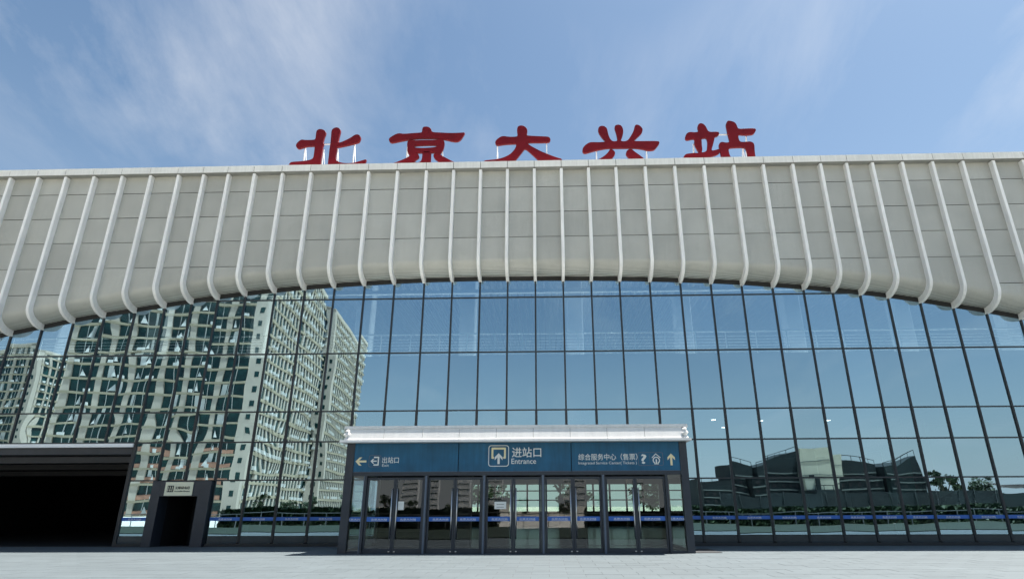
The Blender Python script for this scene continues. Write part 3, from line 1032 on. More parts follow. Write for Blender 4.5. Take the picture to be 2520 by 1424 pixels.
# carved finials at the two ends of the canopy
def finial(x):
    s = MB()
    profile = [(0.0, 0.03), (0.12, 0.0), (0.125, 0.05), (0.07, 0.09), (0.10, 0.15), (0.135, 0.20), (0.11, 0.26), (0.075, 0.29), (0.10, 0.335), (0.06, 0.39), (0.0, 0.415)]
    n = 12
    for (ra, za), (rb, zb) in zip(profile, profile[1:]):
        for q in range(n):
            def pt(r, z, qq):
                an = 2 * math.pi * qq / n
                rr = r * (1 + 0.16 * math.cos(3 * an + z * 9))
                return (x + OX + rr * math.cos(an), YC + 0.13 + rr * 0.9 * math.sin(an), 4.017 + z)
            s.quad([pt(ra, za, q), pt(ra, za, q + 1), pt(rb, zb, q + 1), pt(rb, zb, q)], 0, False)
    return s.build('carved_finial', M['stone'], ves)
finial(-7.70)
finial(5.20)
VB(-7.75, 5.28, YC + 0.2, 4.1, 4.02, 4.3).build('canopy_deck', M['stone'], ves)
# notices on the glass
nb = MB().box(-0.22, 0.22, -0.006, 0, 0, 0.32, 0).box(-0.22, 0.22, -0.0075, -0.006, 0.26, 0.32, 1)
for q in range(2):
    nb.box(-0.14, 0.14, -0.0075, -0.0061, 0.06 + q * 0.10, 0.075 + q * 0.10, 1)
o = nb.build('door_notice', [M['lettering'], M['ink']], None, (-1.80, VY + 0.08, 1.52))
tag(o, 'white paper notice with dark header stuck on the middle entrance door', 'notice')
o = MB().box(-0.11, 0.11, -0.006, 0, 0, 0.30).build('poster', M['lettering'], None, (-5.54, VY + 0.08, 1.50))
tag(o, 'small pale poster on the leftmost pair of entrance doors', 'poster')
# thin flat dark patch on the paving right of the vestibule
o = B(5.32, 6.28, -4.15, -2.0, 0.004, 0.018).build('side_patch', M['mat'])
tag(o, 'flat dark patch on the paving right of the entrance box', 'mat')

# ---------------------------------------------------------------- rooftop characters
LETTERS = {
 'bei': [
  [[(-13.43,19.99),(-13.40,20.15),(-13.25,20.33),(-13.14,20.38),(-12.96,20.34),(-12.55,20.34),(-12.40,20.37),(-12.41,20.69),(-12.41,20.85),(-12.39,20.95),(-12.28,21.03),(-12.14,21.02),(-11.98,20.95),(-11.89,20.83),(-11.89,20.72),(-11.93,20.56),(-11.96,20.36),(-11.97,20.16),(-11.91,20.07),(-11.95,19.98),(-11.97,19.71),(-11.97,19.41),(-11.98,19.10),(-11.94,18.79),(-11.91,18.53),(-13.24,18.54),(-13.62,18.65),(-13.65,18.81),(-13.60,18.94),(-13.51,18.99),(-13.08,19.01),(-12.74,19.05),(-12.51,19.10),(-12.39,19.19),(-12.37,19.37),(-12.38,19.88),(-12.40,19.97),(-12.66,19.97),(-12.85,19.96),(-13.04,19.89),(-13.22,19.82),(-13.34,19.84)],],
  [[(-11.58,20.87),(-11.55,20.99),(-11.45,21.09),(-11.31,21.12),(-11.17,21.06),(-11.09,20.94),(-11.09,20.79),(-11.12,20.59),(-11.14,20.32),(-11.14,20.13),(-10.98,20.16),(-10.72,20.29),(-10.45,20.46),(-10.31,20.59),(-10.16,20.65),(-10.02,20.60),(-9.93,20.47),(-9.95,20.29),(-10.01,20.16),(-10.18,20.10),(-10.37,20.04),(-10.73,19.95),(-11.10,19.87),(-11.18,19.88),(-11.19,19.61),(-11.20,19.26),(-11.16,19.08),(-11.04,18.97),(-10.84,18.88),(-10.50,18.83),(-10.14,18.86),(-9.82,18.97),(-9.51,19.07),(-9.51,19.00),(-9.58,18.81),(-9.74,18.51),(-10.19,18.43),(-11.14,18.45),(-11.50,18.54),(-11.55,18.85),(-11.55,19.26),(-11.56,19.71),(-11.55,20.06),(-11.56,20.47)],],
 ],
 'jing': [
  [[(-8.38,20.26),(-8.36,20.37),(-8.17,20.52),(-7.99,20.63),(-7.80,20.66),(-7.60,20.61),(-7.12,20.65),(-6.68,20.67),(-6.60,20.71),(-6.60,20.92),(-6.56,21.02),(-6.47,21.05),(-6.33,21.05),(-6.19,20.98),(-6.11,20.88),(-6.09,20.77),(-6.00,20.68),(-5.58,20.65),(-5.10,20.61),(-4.61,20.61),(-4.31,20.63),(-4.27,20.60),(-4.34,20.46),(-4.45,20.24),(-4.56,20.13),(-4.71,20.08),(-4.90,20.10),(-5.17,20.18),(-5.46,20.25),(-5.66,20.29),(-6.23,20.31),(-6.71,20.32),(-7.00,20.30),(-7.38,20.25),(-7.76,20.18),(-8.05,20.11),(-8.26,20.08),(-8.35,20.17)],],
  [[(-7.37,20.06),(-7.32,20.17),(-7.19,20.23),(-6.99,20.18),(-6.61,20.20),(-5.84,20.18),(-5.65,20.23),(-5.54,20.25),(-5.42,20.19),(-5.35,20.06),(-5.36,19.84),(-5.40,19.62),(-5.47,19.49),(-5.55,19.33),(-5.69,19.40),(-6.03,19.42),(-6.53,19.42),(-6.79,19.43),(-7.02,19.34),(-7.21,19.31),(-7.30,19.42),(-7.34,19.75)],[(-7.00,19.81),(-6.96,19.86),(-6.59,19.89),(-5.83,19.89),(-5.74,19.84),(-5.78,19.76),(-6.01,19.72),(-6.49,19.70),(-6.93,19.73)],],
  [[(-6.51,19.48),(-6.05,19.47),(-6.04,19.15),(-6.04,18.78),(-6.02,18.45),(-6.69,18.36),(-6.99,18.65),(-7.02,18.84),(-6.87,18.85),(-6.76,18.79),(-6.61,18.83),(-6.52,18.96),(-6.50,19.18)],],
  [[(-6.83,19.38),(-6.73,19.34),(-6.67,19.20),(-6.70,19.10),(-6.83,19.01),(-6.97,18.88),(-7.13,18.80),(-7.27,18.54),(-7.83,18.53),(-8.04,18.79),(-7.80,18.88),(-7.49,19.03),(-7.27,19.15),(-7.13,19.28),(-7.02,19.37)],],
  [[(-5.80,19.38),(-5.63,19.36),(-5.45,19.20),(-5.22,19.06),(-4.98,18.91),(-4.75,18.78),(-4.91,18.50),(-5.48,18.51),(-5.55,18.79),(-5.66,18.90),(-5.82,19.03),(-5.91,19.19),(-5.89,19.30)],],
 ],
 'da': [
  [[(-2.61,19.99),(-2.57,20.10),(-2.42,20.25),(-2.27,20.34),(-2.12,20.35),(-1.89,20.30),(-1.58,20.29),(-1.42,20.32),(-1.41,20.43),(-1.44,20.63),(-1.43,20.84),(-1.38,20.96),(-1.24,21.01),(-1.09,20.98),(-0.95,20.87),(-0.88,20.71),(-0.90,20.56),(-0.91,20.41),(-0.86,20.35),(-0.40,20.31),(0.17,20.27),(0.28,20.24),(0.36,20.12),(0.33,19.99),(0.24,19.93),(-0.22,19.93),(-0.69,19.94),(-0.90,19.91),(-0.79,19.77),(-0.50,19.57),(-0.13,19.34),(0.15,19.21),(0.43,19.07),(0.71,18.95),(0.90,18.89),(0.95,18.82),(0.91,18.73),(0.70,18.48),(-0.04,18.50),(-0.24,18.76),(-0.41,18.96),(-0.69,19.27),(-1.01,19.59),(-1.13,19.41),(-1.35,19.09),(-1.58,18.78),(-1.76,18.55),(-2.85,18.53),(-3.18,18.69),(-3.19,18.80),(-3.14,18.86),(-2.85,18.89),(-2.44,18.93),(-2.10,19.04),(-1.82,19.20),(-1.64,19.40),(-1.52,19.59),(-1.45,19.88),(-1.73,19.88),(-2.11,19.86),(-2.42,19.81),(-2.53,19.81),(-2.60,19.90)],],
 ],
 'xing': [
  [[(2.04,19.40),(2.09,19.55),(2.23,19.72),(2.43,19.85),(2.58,19.87),(2.90,19.85),(3.28,19.87),(3.30,19.92),(3.17,20.08),(3.00,20.37),(2.93,20.57),(2.94,20.73),(3.02,20.85),(3.17,20.89),(3.32,20.83),(3.41,20.70),(3.44,20.47),(3.48,20.23),(3.57,20.00),(3.67,19.90),(3.80,19.89),(3.93,19.92),(3.93,20.11),(3.89,20.42),(3.82,20.71),(3.83,20.84),(3.91,20.92),(4.05,20.94),(4.18,20.88),(4.26,20.70),(4.27,20.48),(4.22,20.23),(4.09,19.93),(4.22,19.88),(4.37,19.89),(4.50,19.96),(4.67,20.22),(4.82,20.51),(4.89,20.78),(4.94,20.89),(5.04,20.92),(5.18,20.85),(5.30,20.68),(5.31,20.54),(5.23,20.36),(5.02,20.15),(4.79,19.91),(4.82,19.88),(5.53,19.87),(6.08,19.86),(6.15,19.79),(6.12,19.68),(5.99,19.51),(5.87,19.36),(5.72,19.31),(5.46,19.32),(5.22,19.41),(4.85,19.47),(4.63,19.47),(4.53,19.48),(4.20,19.48),(3.60,19.49),(3.47,19.49),(3.26,19.48),(2.97,19.42),(2.69,19.36),(2.41,19.27),(2.16,19.20),(2.06,19.27)],],
  [[(3.52,19.43),(3.63,19.39),(3.74,19.28),(3.77,19.17),(3.72,19.04),(3.62,18.91),(3.52,18.78),(3.40,18.57),(2.84,18.56),(2.78,18.75),(3.05,18.90),(3.24,19.05),(3.40,19.22)],],
  [[(4.64,19.41),(4.78,19.25),(5.01,19.05),(5.24,18.83),(5.27,18.74),(5.16,18.53),(4.70,18.54),(4.57,18.78),(4.41,18.96),(4.33,19.11),(4.37,19.26),(4.47,19.37)],],
 ],
 'zhan': [
  [[(7.54,20.06),(7.58,20.21),(7.68,20.34),(7.84,20.39),(8.02,20.36),(8.21,20.37),(8.29,20.44),(8.26,20.62),(8.27,20.77),(8.34,20.89),(8.45,20.93),(8.58,20.88),(8.68,20.74),(8.74,20.56),(8.78,20.43),(8.89,20.36),(9.26,20.37),(9.35,20.33),(9.35,20.21),(9.25,20.11),(9.10,20.07),(9.03,19.80),(8.93,19.50),(8.82,19.20),(9.05,19.24),(9.28,19.32),(9.29,19.10),(9.11,18.97),(8.82,18.87),(8.69,18.80),(8.51,18.56),(7.41,18.56),(7.29,18.71),(7.34,18.86),(7.45,19.01),(7.58,19.05),(7.90,19.08),(8.23,19.08),(8.12,19.26),(8.02,19.54),(7.99,19.72),(8.04,19.96),(7.91,19.97),(7.64,19.90),(7.55,19.95)],[(8.38,19.98),(8.51,20.01),(8.66,20.02),(8.70,19.81),(8.67,19.55),(8.62,19.29),(8.54,19.16),(8.38,19.11),(8.31,19.10),(8.37,19.29),(8.36,19.56),(8.38,19.82)],],
  [[(9.26,19.51),(9.31,19.67),(9.44,19.74),(9.60,19.69),(9.74,19.68),(9.86,19.74),(9.85,19.94),(9.82,20.18),(9.81,20.36),(9.79,20.65),(9.79,20.85),(9.86,21.01),(9.96,21.06),(10.12,21.01),(10.27,20.93),(10.34,20.77),(10.36,20.64),(10.40,20.52),(10.78,20.53),(11.25,20.54),(11.33,20.46),(11.28,20.33),(11.17,20.20),(11.01,20.16),(10.64,20.16),(10.37,20.20),(10.33,19.99),(10.37,19.75),(10.49,19.70),(10.72,19.71),(10.92,19.73),(11.08,19.65),(11.12,19.49),(11.09,19.23),(11.08,18.98),(11.08,18.78),(11.04,18.50),(10.69,18.51),(10.70,18.81),(10.70,19.11),(10.65,19.35),(10.51,19.40),(10.12,19.40),(9.77,19.37),(9.73,19.22),(9.74,19.00),(9.79,18.79),(9.76,18.53),(9.38,18.54),(9.33,18.82),(9.30,19.06),(9.30,19.32)],],
 ],
}

def chaikin(P, n=1):
    for _ in range(n):
        Q = []
        for a, b in zip(P, P[1:] + P[:1]):
            Q += [(a[0] * .75 + b[0] * .25, a[1] * .75 + b[1] * .25), (a[0] * .25 + b[0] * .75, a[1] * .25 + b[1] * .75)]
        P = Q
    return P
def char_mesh(loops, x0):
    cu = bpy.data.curves.new('c', 'CURVE')
    cu.dimensions = '2D'
    cu.fill_mode = 'BOTH'
    cu.extrude = 0.07
    cu.bevel_depth = 0.004
    cu.bevel_resolution = 0
    for L in loops:
        L = chaikin(L, 1)
        sp2 = cu.splines.new('POLY')
        sp2.points.add(len(L) - 1)
        for pt, (a, b) in zip(sp2.points, L):
            pt.co = (a - x0, b, 0, 1)
        sp2.use_cyclic_u = True
    o = bpy.data.objects.new('c', cu)
    col.objects.link(o)
    dg = bpy.context.evaluated_depsgraph_get()
    me = bpy.data.meshes.new_from_object(o.evaluated_get(dg))
    bpy.data.objects.remove(o)
    bpy.data.curves.remove(cu)
    me.transform(Matrix.Rotation(R_(90), 4, 'X'))
    me.materials.clear()
    me.materials.append(M['red'])
    return me
CH = {'bei': ('北', 'first', [(-12.02, -11.45, 20.22), (-11.98, None, 19.9), (-11.2, None, 19.9), (-10.3, None, 20.2), (-13.0, None, 20.1)]),
      'jing': ('京', 'second', [(-5.47, None, 19.6), (-7.4, None, 20.2)]),
      'da': ('大', 'third', [(-2.51, None, 19.95), (0.15, None, 20.05)]),
      'xing': ('兴', 'fourth', [(2.80, None, 19.52), (5.47, None, 19.47)]),
      'zhan': ('站', 'last', [(9.1, 10.2, 20.35), (10.84, None, 20.26), (7.99, None, 19.8), (10.6, None, 19.7)])}
for kx, pieces in LETTERS.items():
    ch, pos, sup = CH[kx]
    xs_ = [q[0] for pc in pieces for q in pc[0]]
    xc = (min(xs_) + max(xs_)) / 2
    th = thing('sign_character', 'big red rooftop character %s, %s of the five from the left' % (ch, pos), 'sign', (xc, -0.40, ROOF - 0.12), 'red station-name characters on the roof')
    for pc in pieces:
        put('stroke', char_mesh([[(a, b - (ROOF - 0.12)) for a, b in L] for L in pc], xc), th)
    fr = MB()
    for (xa, xb, z) in sup:
        if xb is None:
            fr.box(xa - xc - 0.025, xa - xc + 0.025, 0.17, 0.22, -0.02, z - (ROOF - 0.12))
            fr.bar((xa - xc + 0.02, 1.0, 0), (xa - xc, 0.2, z - (ROOF - 0.12) - 0.1), 0.022, 6)
        else:
            fr.box(xa - xc, xb - xc, 0.17, 0.22, z - (ROOF - 0.12) - 0.03, z - (ROOF - 0.12) + 0.03)
    fr.box(min(xs_) - xc + 0.3, max(xs_) - xc - 0.3, 0.17, 0.23, 0.3, 0.36)
    fr.build('support_frame', M['lip'], th)

# ---------------------------------------------------------------- what the glass mirrors: the place behind the camera
def tower(label, origin, ang, W_, D_, floors, storey, bay, side_bay, terracotta=0):
    """slab block; local x along its front (which faces the station, local +y), local y from 0 back to -D_"""
    t = thing('apartment_tower', label, 'tower', origin)
    t.rotation_euler = (0, 0, ang)
    H = floors * storey
    MB().box(-W_ + 0.2, -0.2, -D_ + 0.2, -0.35, 0, H).build('glazed_core', M['tglass'], t)
    # end wall strip with a small window on every floor
    EW = 3.2
    ew = MB().box(-EW, 0, -1.6, 0, 0, H + 1.2)
    ew.build('end_wall', M['twall'], t)
    wme = MB().box(-0.45, 0.45, -0.02, 0.03, 0, 1.2).mesh('window', [M['tglass']])
    for q in range(floors):
        put('window', wme, t, (-1.5, 0, q * storey + 1.0))
    bme = MB().box(-W_, -EW, -0.34, 0.16, 0, 0.44).mesh('floor_band', [M['tband']])
    sme = MB().box(-0.34, 0.06, -D_, -1.6, 0, 0.55).mesh('balcony_band', [M['tband']])
    for q in range(floors + 1):
        put('floor_band', bme, t, (0, 0, q * storey - 0.22))
        put('balcony_band', sme, t, (0, 0, q * storey - 0.3))
    pme = MB().box(-0.65, 0.65, -0.33, -0.02, 0, H).mesh('pier', [M['twall']])
    fme = MB().box(-0.05, 0.05, -0.34, -0.22, 0, H).mesh('window_frame', [M['twhite']])
    x = -W_ + 0.85
    k_ = 0
    sash = MB()
    terra = MB()
    rr = random.Random(len(label))
    while x < -EW - 1:
        put('pier', pme, t, (x, 0, 0))
        for q in (0.33, 0.66):
            put('window_frame', fme, t, (x + 0.65 + (bay - 1.3) * q, 0, 0))
        for q in range(floors):
            z0 = q * storey
            if rr.random() < 0.62:                  # an awning sash propped open, its cheeks showing as wedges
                xa = x + 0.85 + (bay - 1.7) * (0.38 if rr.random() < 0.7 else 0.06)
                ws = min(1.5, (bay - 1.7) * 0.3) * rr.uniform(0.35, 1.0)
                xm = xa + ws * rr.uniform(0.1, 0.9)
                tp = rr.uniform(1.7, 2.5)
                sash.quad([(xa, 0.02, z0 + 0.55), (xa + ws, 0.02, z0 + 0.55), (xm, -0.1, z0 + tp)])
                sash.quad([(xa, 0.02, z0 + 0.55), (xm, -0.1, z0 + tp), (xa, -0.3, z0 + 0.55)])
                sash.quad([(xa + ws, 0.02, z0 + 0.55), (xa + ws, -0.3, z0 + 0.55), (xm, -0.1, z0 + tp)])
            if rr.random() < 0.45:                 # boxes for the cooling units, drawn curtains
                xb = x + 0.7 + rr.uniform(0, bay - 2.6)
                sash.box(xb, xb + 0.9, 0.0, 0.42, z0 + 0.25, z0 + 0.85)
            if rr.random() < 0.3:
                xb = x + 0.7 + rr.uniform(0, bay - 2.9)
                sash.box(xb, xb + rr.uniform(0.5, 1.4), -0.345, -0.30, z0 + 0.3, z0 + 2.7)
            if q < terracotta and rr.random() < 0.85:
                terra.box(x + 0.68, x + bay - 0.68, -0.33, -0.1, z0 + 0.33, z0 + 1.15)
        x += bay
        k_ += 1
    o = sash.build('open_sashes', M['twhite'], t)
    o['kind'] = 'stuff'
    if terracotta:
        o = terra.build('terracotta_spandrels', M['terracotta'], t)
        o['kind'] = 'stuff'
    p2 = MB().box(-0.33, 0.0, -0.35, 0.35, 0, H).mesh('side_pier', [M['twall']])
    y = -2.2
    ac = MB()
    while y > -D_ + 0.4:
        put('side_pier', p2, t, (0, y, 0))
        for q in range(floors):
            if rr.random() < 0.5:
                ac.box(-0.05, 0.45, y - 1.4, y - 0.6, q * storey + 0.4, q * storey + 1.1)
        y -= side_bay
    o = ac.build('air_conditioners', M['twhite'], t)
    o['kind'] = 'stuff'
    MB().box(-W_, 0, -D_, 0, H + 0.33, H + 1.4).build('roof_parapet', M['twall'], t)
    return t
A = R_(-5.5)
tower('tall apartment tower with green windows mirrored in the left glass', (-60.9, -97, 0), A, 40.2, 43, 20, 2.97, 6.05, 2.4, 5)
tower('second apartment tower behind the tall one, mirrored beside the entrance', (-69.1, -160, 0), A, 5.5, 46, 21, 2.97, 3.4, 2.6)
tower('distant apartment tower mirrored at the far left edge of the glass', (-186, -182, 0), R_(4), 40, 22, 19, 2.97, 5.6, 2.6)
# pale towers far away
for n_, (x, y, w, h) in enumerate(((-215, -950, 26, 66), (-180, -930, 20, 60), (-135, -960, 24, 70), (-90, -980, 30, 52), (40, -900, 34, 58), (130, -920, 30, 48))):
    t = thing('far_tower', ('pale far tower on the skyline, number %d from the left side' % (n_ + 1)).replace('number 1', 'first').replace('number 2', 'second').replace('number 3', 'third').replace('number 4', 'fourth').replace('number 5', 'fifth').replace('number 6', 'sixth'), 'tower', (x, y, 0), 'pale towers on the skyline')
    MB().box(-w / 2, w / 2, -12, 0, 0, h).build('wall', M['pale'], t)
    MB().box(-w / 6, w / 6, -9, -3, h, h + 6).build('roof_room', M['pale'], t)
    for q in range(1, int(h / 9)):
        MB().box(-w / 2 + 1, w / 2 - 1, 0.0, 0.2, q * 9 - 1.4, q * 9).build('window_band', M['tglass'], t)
# blocks wrapped in dark green net
def netted(label, x0, x1, y, depth, h0, h1):
    t = thing('netted_block', label, 'building', (x0, y, 0))
    w = x1 - x0
    MB().hexa([(0, -depth, 0), (w, -depth, 0), (w, 0, 0), (0, 0, 0), (0, -depth, h0), (w, -depth, h1), (w, 0, h1), (0, 0, h0)]).build('net_wall', M['net'], t)
    for q in range(1, int(min(h0, h1) / 1.5)):
        MB().box(0.1, w - 0.1, 0.0, 0.12, q * 1.5, q * 1.5 + 0.22).build('floor_edge', M['netslab'], t)
    n = int(w / 1.6)
    op = MB().box(0, 0.55, 0.0, 0.06, 0, 0.65).mesh('opening', [M['black']])
    for q in range(1, int(min(h0, h1) / 1.5)):
        for j in range(n):
            put('opening', op, t, (0.5 + j * 1.6, 0.01, q * 1.5 - 0.95))
    rl = MB()
    for j in range(n + 1):
        xa = j * w / n
        za = h0 + (h1 - h0) * j / n
        rl.bar((xa, -0.2, za), (xa, -0.2, za + 0.9), 0.06, 5)
        if j < n:
            zb = h0 + (h1 - h0) * (j + 1) / n
            rl.bar((xa, -0.2, za + 0.9), (xa + w / n, -0.2, zb + 0.9), 0.07, 5)
    rl.build('roof_truss', M['net'], t)
    return t
netted('low dark green netted block mirrored right of the entrance', 31.0, 37.4, -101, 12, 6.2, 6.6)
netted('narrow dark netted stair block beside the low one, mirrored on the right', 37.8, 41.3, -102, 12, 10.4, 9.6)
netted('dark green netted block with rising roof mirrored in the right glass', 41.6, 51.4, -100, 16, 9.4, 12.5)
netted('broad dark green netted block mirrored near the right edge', 58.6, 67.4, -100, 16, 10.6, 9.7)
netted('square dark netted block with flat roof, rightmost of the mirrored row', 67.8, 74.0, -98, 16, 9.0, 10.6)
netted('small dark netted block in front of the beige one, mirrored on the right', 50.2, 55.4, -92, 8, 4.6, 4.6)
t = thing('beige_block', 'plain beige block between two dark netted blocks, mirrored on the right', 'building', (51.6, -99, 0))
MB().box(0, 6.6, -12, 0, 0, 11.6).build('wall', M['beige'], t)
for q in range(1, 5):
    MB().box(0, 6.6, 0, 0.06, q * 2.4, q * 2.4 + 0.1).build('joint', M['netslab'], t)
MB().box(1.6, 2.5, 0, 0.3, 0, 7.2).build('ladder_bay', M['net'], t)
fn = thing('netted_fence', 'long dark green netted site fence mirrored low in the right glass', 'fence', (24, -62, 0))
for q in range(17):
    MB().box(q * 3.0, q * 3.0 + 2.92, -0.06, 0, 0, 3.3).build('panel', M['net'], fn)
    MB().bar((q * 3.0 - 0.04, 0.05, 0), (q * 3.0 - 0.04, 0.05, 3.5), 0.05, 6).build('post', M['net'], fn)
# tensile canopy
t = thing('tensile_canopy', 'dark tensile canopy mirrored at the right edge of the glass', 'canopy', (70, -62, 0))
cn = MB()
n = 12
for i in range(n):
    for j in range(6):
        def hh(a, b):
            u, v = a / n, b / 6
            return (a * 1.6, -b * 2.0, 4.2 - 0.9 * math.sin(math.pi * ((u * 2) % 1)) + 1.3 * u + 0.5 * v)
        cn.quad([hh(i, j), hh(i + 1, j), hh(i + 1, j + 1), hh(i, j + 1)], 0, True)
cn.build('fabric', M['fabric'], t)
for xx in (0, 9.6, 19.2):
    MB().bar((xx, 0, 0), (xx, 0, 4.6), 0.12, 8).build('mast', M['darkmetal'], t)
# trees along the far edge of the plaza
def tree_parts(seed, h, r):
    rr = random.Random(seed)
    s = MB()
    s.bar((0, 0, 0), (0.05, 0, h * 0.45), 0.13, 7, 0, 0.09)
    for q in range(6):
        an = rr.uniform(0, 6.28)
        s.bar((0.05, 0, h * rr.uniform(0.3, 0.45)), (r * 0.6 * math.cos(an), r * 0.6 * math.sin(an), h * rr.uniform(0.6, 0.85)), 0.06, 5, 0, 0.02)
    tm = s.mesh('trunk', [M['bark']])
    c = MB()
    clumps = []
    for q in range(26):
        an, u = rr.uniform(0, 6.28), rr.random() ** 0.5
        clumps.append((r * u * math.cos(an), r * u * math.sin(an), h * rr.uniform(0.38, 0.95)))
    for cx_, cy_, cz_ in clumps:
        cr_ = rr.uniform(0.35, 0.65) * r * 0.55
        for q in range(55):
            d = Vector((rr.gauss(0, 1), rr.gauss(0, 1), rr.gauss(0, 0.8))).normalized() * cr_ * rr.random() ** 0.4
            p0 = Vector((cx_, cy_, cz_)) + d
            a = Vector((rr.gauss(0, 1), rr.gauss(0, 1), rr.gauss(0, 1))).normalized() * 0.14
            b = a.orthogonal().normalized() * 0.09
            c.quad([p0 - a - b, p0 + a - b, p0 + a + b, p0 - a + b])
    return tm, c.mesh('crown', [M['leaf']])
protos = [tree_parts(11, 5.2, 1.7), tree_parts(23, 4.4, 2.0), tree_parts(37, 6.2, 1.9)]
TR = [(-40, -60, 0), (-36.5, -62, 1), (-33, -60, 2), (-29, -63, 0), (-25.5, -61, 1), (-21, -62, 2), (-17, -60, 0), (-13, -63, 1), (-8, -61, 2),
      (-3.5, -62, 0), (2, -60, 1), (7, -62, 2), (12, -61, 1), (18, -62, 0), (76, -96, 2), (79.5, -97, 0), (83, -95, 1), (86, -98, 2), (27, -63, 1)]
POS = ['first', 'second', 'third', 'fourth', 'fifth', 'sixth', 'seventh', 'eighth', 'ninth', 'tenth', 'eleventh', 'twelfth', 'thirteenth', 'fourteenth', 'fifteenth', 'sixteenth', 'seventeenth', 'eighteenth', 'nineteenth']
for q, (x, y, kk) in enumerate(sorted(TR)):
    t = thing('street_tree', 'small leafy street tree opposite the station, %s of its row from the left' % POS[q], 'tree', (x, y, 0), 'street trees opposite the station')
    put('trunk', protos[kk][0], t)
    put('crown', protos[kk][1], t)
    t.rotation_euler = (0, 0, q * 1.3)
    sc_ = random.uniform(0.42, 0.62) if y > -80 else random.uniform(0.9, 1.2)
    t.scale = (sc_, sc_, sc_)
for q, (x, y, kk) in enumerate(((-6, 39, 1), (2.5, 41, 2), (11, 40, 1))):
    t = thing('rear_tree', 'leafy tree behind the station, %s from the left through the rear windows' % POS[q], 'tree', (x, y, 0), 'trees behind the station')
    put('trunk', protos[kk][0], t)
    put('crown', protos[kk][1], t)
    t.rotation_euler = (0, 0, q * 2.1)
# railing and kerb across the plaza edge
rail = thing('plaza_railing', 'long grey steel railing along the far edge of the plaza', 'railing', (0, -29.6, 0))
for z in (1.05,):
    MB().box(-70, 70, -0.03, 0.03, z, z + 0.06).build('rail', M['railgrey'], rail)
pm = MB().box(-0.03, 0.03, -0.03, 0.03, 0, 1.05).mesh('post', [M['railgrey']])
for q in range(71):
    put('post', pm, rail, (-70 + q * 2, 0, 0))
hed = MB()
rr = random.Random(5)
for q in range(34000):
    p0 = Vector((rr.choice((rr.uniform(-30, -4), rr.uniform(3, 62), rr.uniform(3, 62))), -30.6 + rr.uniform(-0.7, 0.7), rr.random() ** 0.9 * 1.45))
    a = Vector((rr.gauss(0, 1), rr.gauss(0, 1), rr.gauss(0, 1))).normalized() * 0.16
    b = a.orthogonal().normalized() * 0.11
    hed.quad([p0 - a - b, p0 + a - b, p0 + a + b, p0 - a + b])
hg = hed.build('hedge', M['leaf'])
tag(hg, 'clipped dark green hedge beyond the plaza railing', 'hedge', kind='stuff')

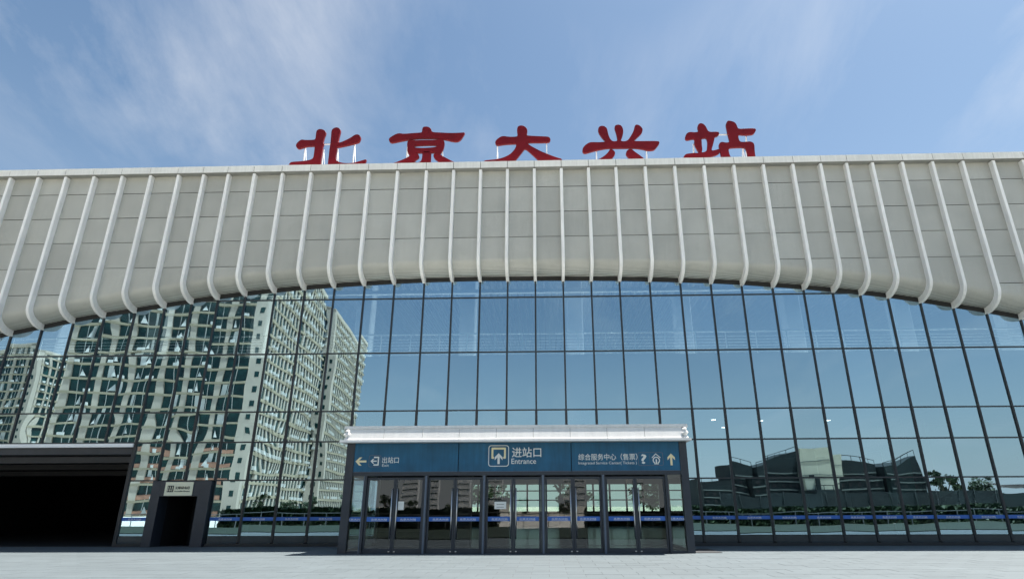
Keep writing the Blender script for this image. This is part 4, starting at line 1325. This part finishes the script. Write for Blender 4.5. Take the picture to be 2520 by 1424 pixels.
# ---------------------------------------------------------------- a person inside, behind the right-hand glass
def person(loc, rot):
    t = thing('person', 'person in dark clothes walking inside, seen dimly through the right glass', 'person', loc)
    t.rotation_euler = (0, 0, rot)
    J = {'pel': (0, 0, 0.95, 0.15, 0.11), 'chest': (0.02, 0, 1.28, 0.17, 0.11), 'neck': (0.03, 0, 1.47, 0.06, 0.06), 'head': (0.05, 0, 1.60, 0.085, 0.10), 'crown': (0.05, 0, 1.70, 0.07, 0.08),
         'hl': (0.0, 0.09, 0.9, 0.095, 0.095), 'kl': (0.16, 0.10, 0.52, 0.065, 0.065), 'al': (0.10, 0.10, 0.10, 0.045, 0.045), 'tl': (0.25, 0.11, 0.05, 0.04, 0.035),
         'hr': (0.0, -0.09, 0.9, 0.095, 0.095), 'kr': (-0.06, -0.10, 0.50, 0.065, 0.065), 'ar': (-0.26, -0.10, 0.14, 0.045, 0.045), 'tr': (-0.14, -0.11, 0.05, 0.04, 0.035),
         'sl': (0.02, 0.19, 1.40, 0.06, 0.06), 'el': (-0.10, 0.24, 1.13, 0.045, 0.045), 'wl': (-0.02, 0.24, 0.90, 0.032, 0.032), 'fl': (0.02, 0.24, 0.80, 0.03, 0.02),
         'sr': (0.02, -0.19, 1.40, 0.06, 0.06), 'er': (0.04, -0.24, 1.13, 0.045, 0.045), 'wr': (0.20, -0.23, 0.95, 0.032, 0.032), 'fr': (0.27, -0.23, 0.88, 0.03, 0.02)}
    names_ = list(J)
    E = [('pel', 'chest'), ('chest', 'neck'), ('neck', 'head'), ('head', 'crown'), ('pel', 'hl'), ('hl', 'kl'), ('kl', 'al'), ('al', 'tl'), ('pel', 'hr'), ('hr', 'kr'), ('kr', 'ar'), ('ar', 'tr'),
         ('chest', 'sl'), ('sl', 'el'), ('el', 'wl'), ('wl', 'fl'), ('chest', 'sr'), ('sr', 'er'), ('er', 'wr'), ('wr', 'fr')]
    me = bpy.data.meshes.new('body')
    me.from_pydata([J[n][:3] for n in names_], [(names_.index(a), names_.index(b)) for a, b in E], [])
    o = put('body', me)
    md = o.modifiers.new('skin', 'SKIN')
    for n, sv in zip(names_, me.skin_vertices[0].data):
        sv.radius = J[n][3:]
        sv.use_root = n == 'pel'
    ss = o.modifiers.new('sub', 'SUBSURF')
    ss.levels = ss.render_levels = 2
    dg = bpy.context.evaluated_depsgraph_get()
    dg.update()
    bm_ = bpy.data.meshes.new_from_object(o.evaluated_get(dg))
    bpy.data.objects.remove(o)
    bm_.materials.clear()
    bm_.materials.append(M['cloth'])
    bm_.materials.append(M['skin'])
    for p_ in bm_.polygons:
        p_.use_smooth = True
        cz_ = p_.center.z
        if cz_ > 1.50 or (cz_ < 0.93 and abs(p_.center.y) > 0.19):
            p_.material_index = 1
    put('body', bm_, t)
    hr = MB()
    for i in range(6):
        for j in range(12):
            def hp(a, b):
                th_, ph = math.pi / 2 * a / 6, 2 * math.pi * b / 12
                return (0.035 + 0.105 * math.cos(th_) * math.cos(ph) - 0.012, 0.1 * math.cos(th_) * math.sin(ph), 1.645 + 0.105 * math.sin(th_))
            hr.quad([hp(i, j), hp(i, j + 1), hp(i + 1, j + 1), hp(i + 1, j)], 0, True)
    hr.build('hair', M['ink'], t)
    return t
person((15.75, 0.95, 0.006), R_(170))
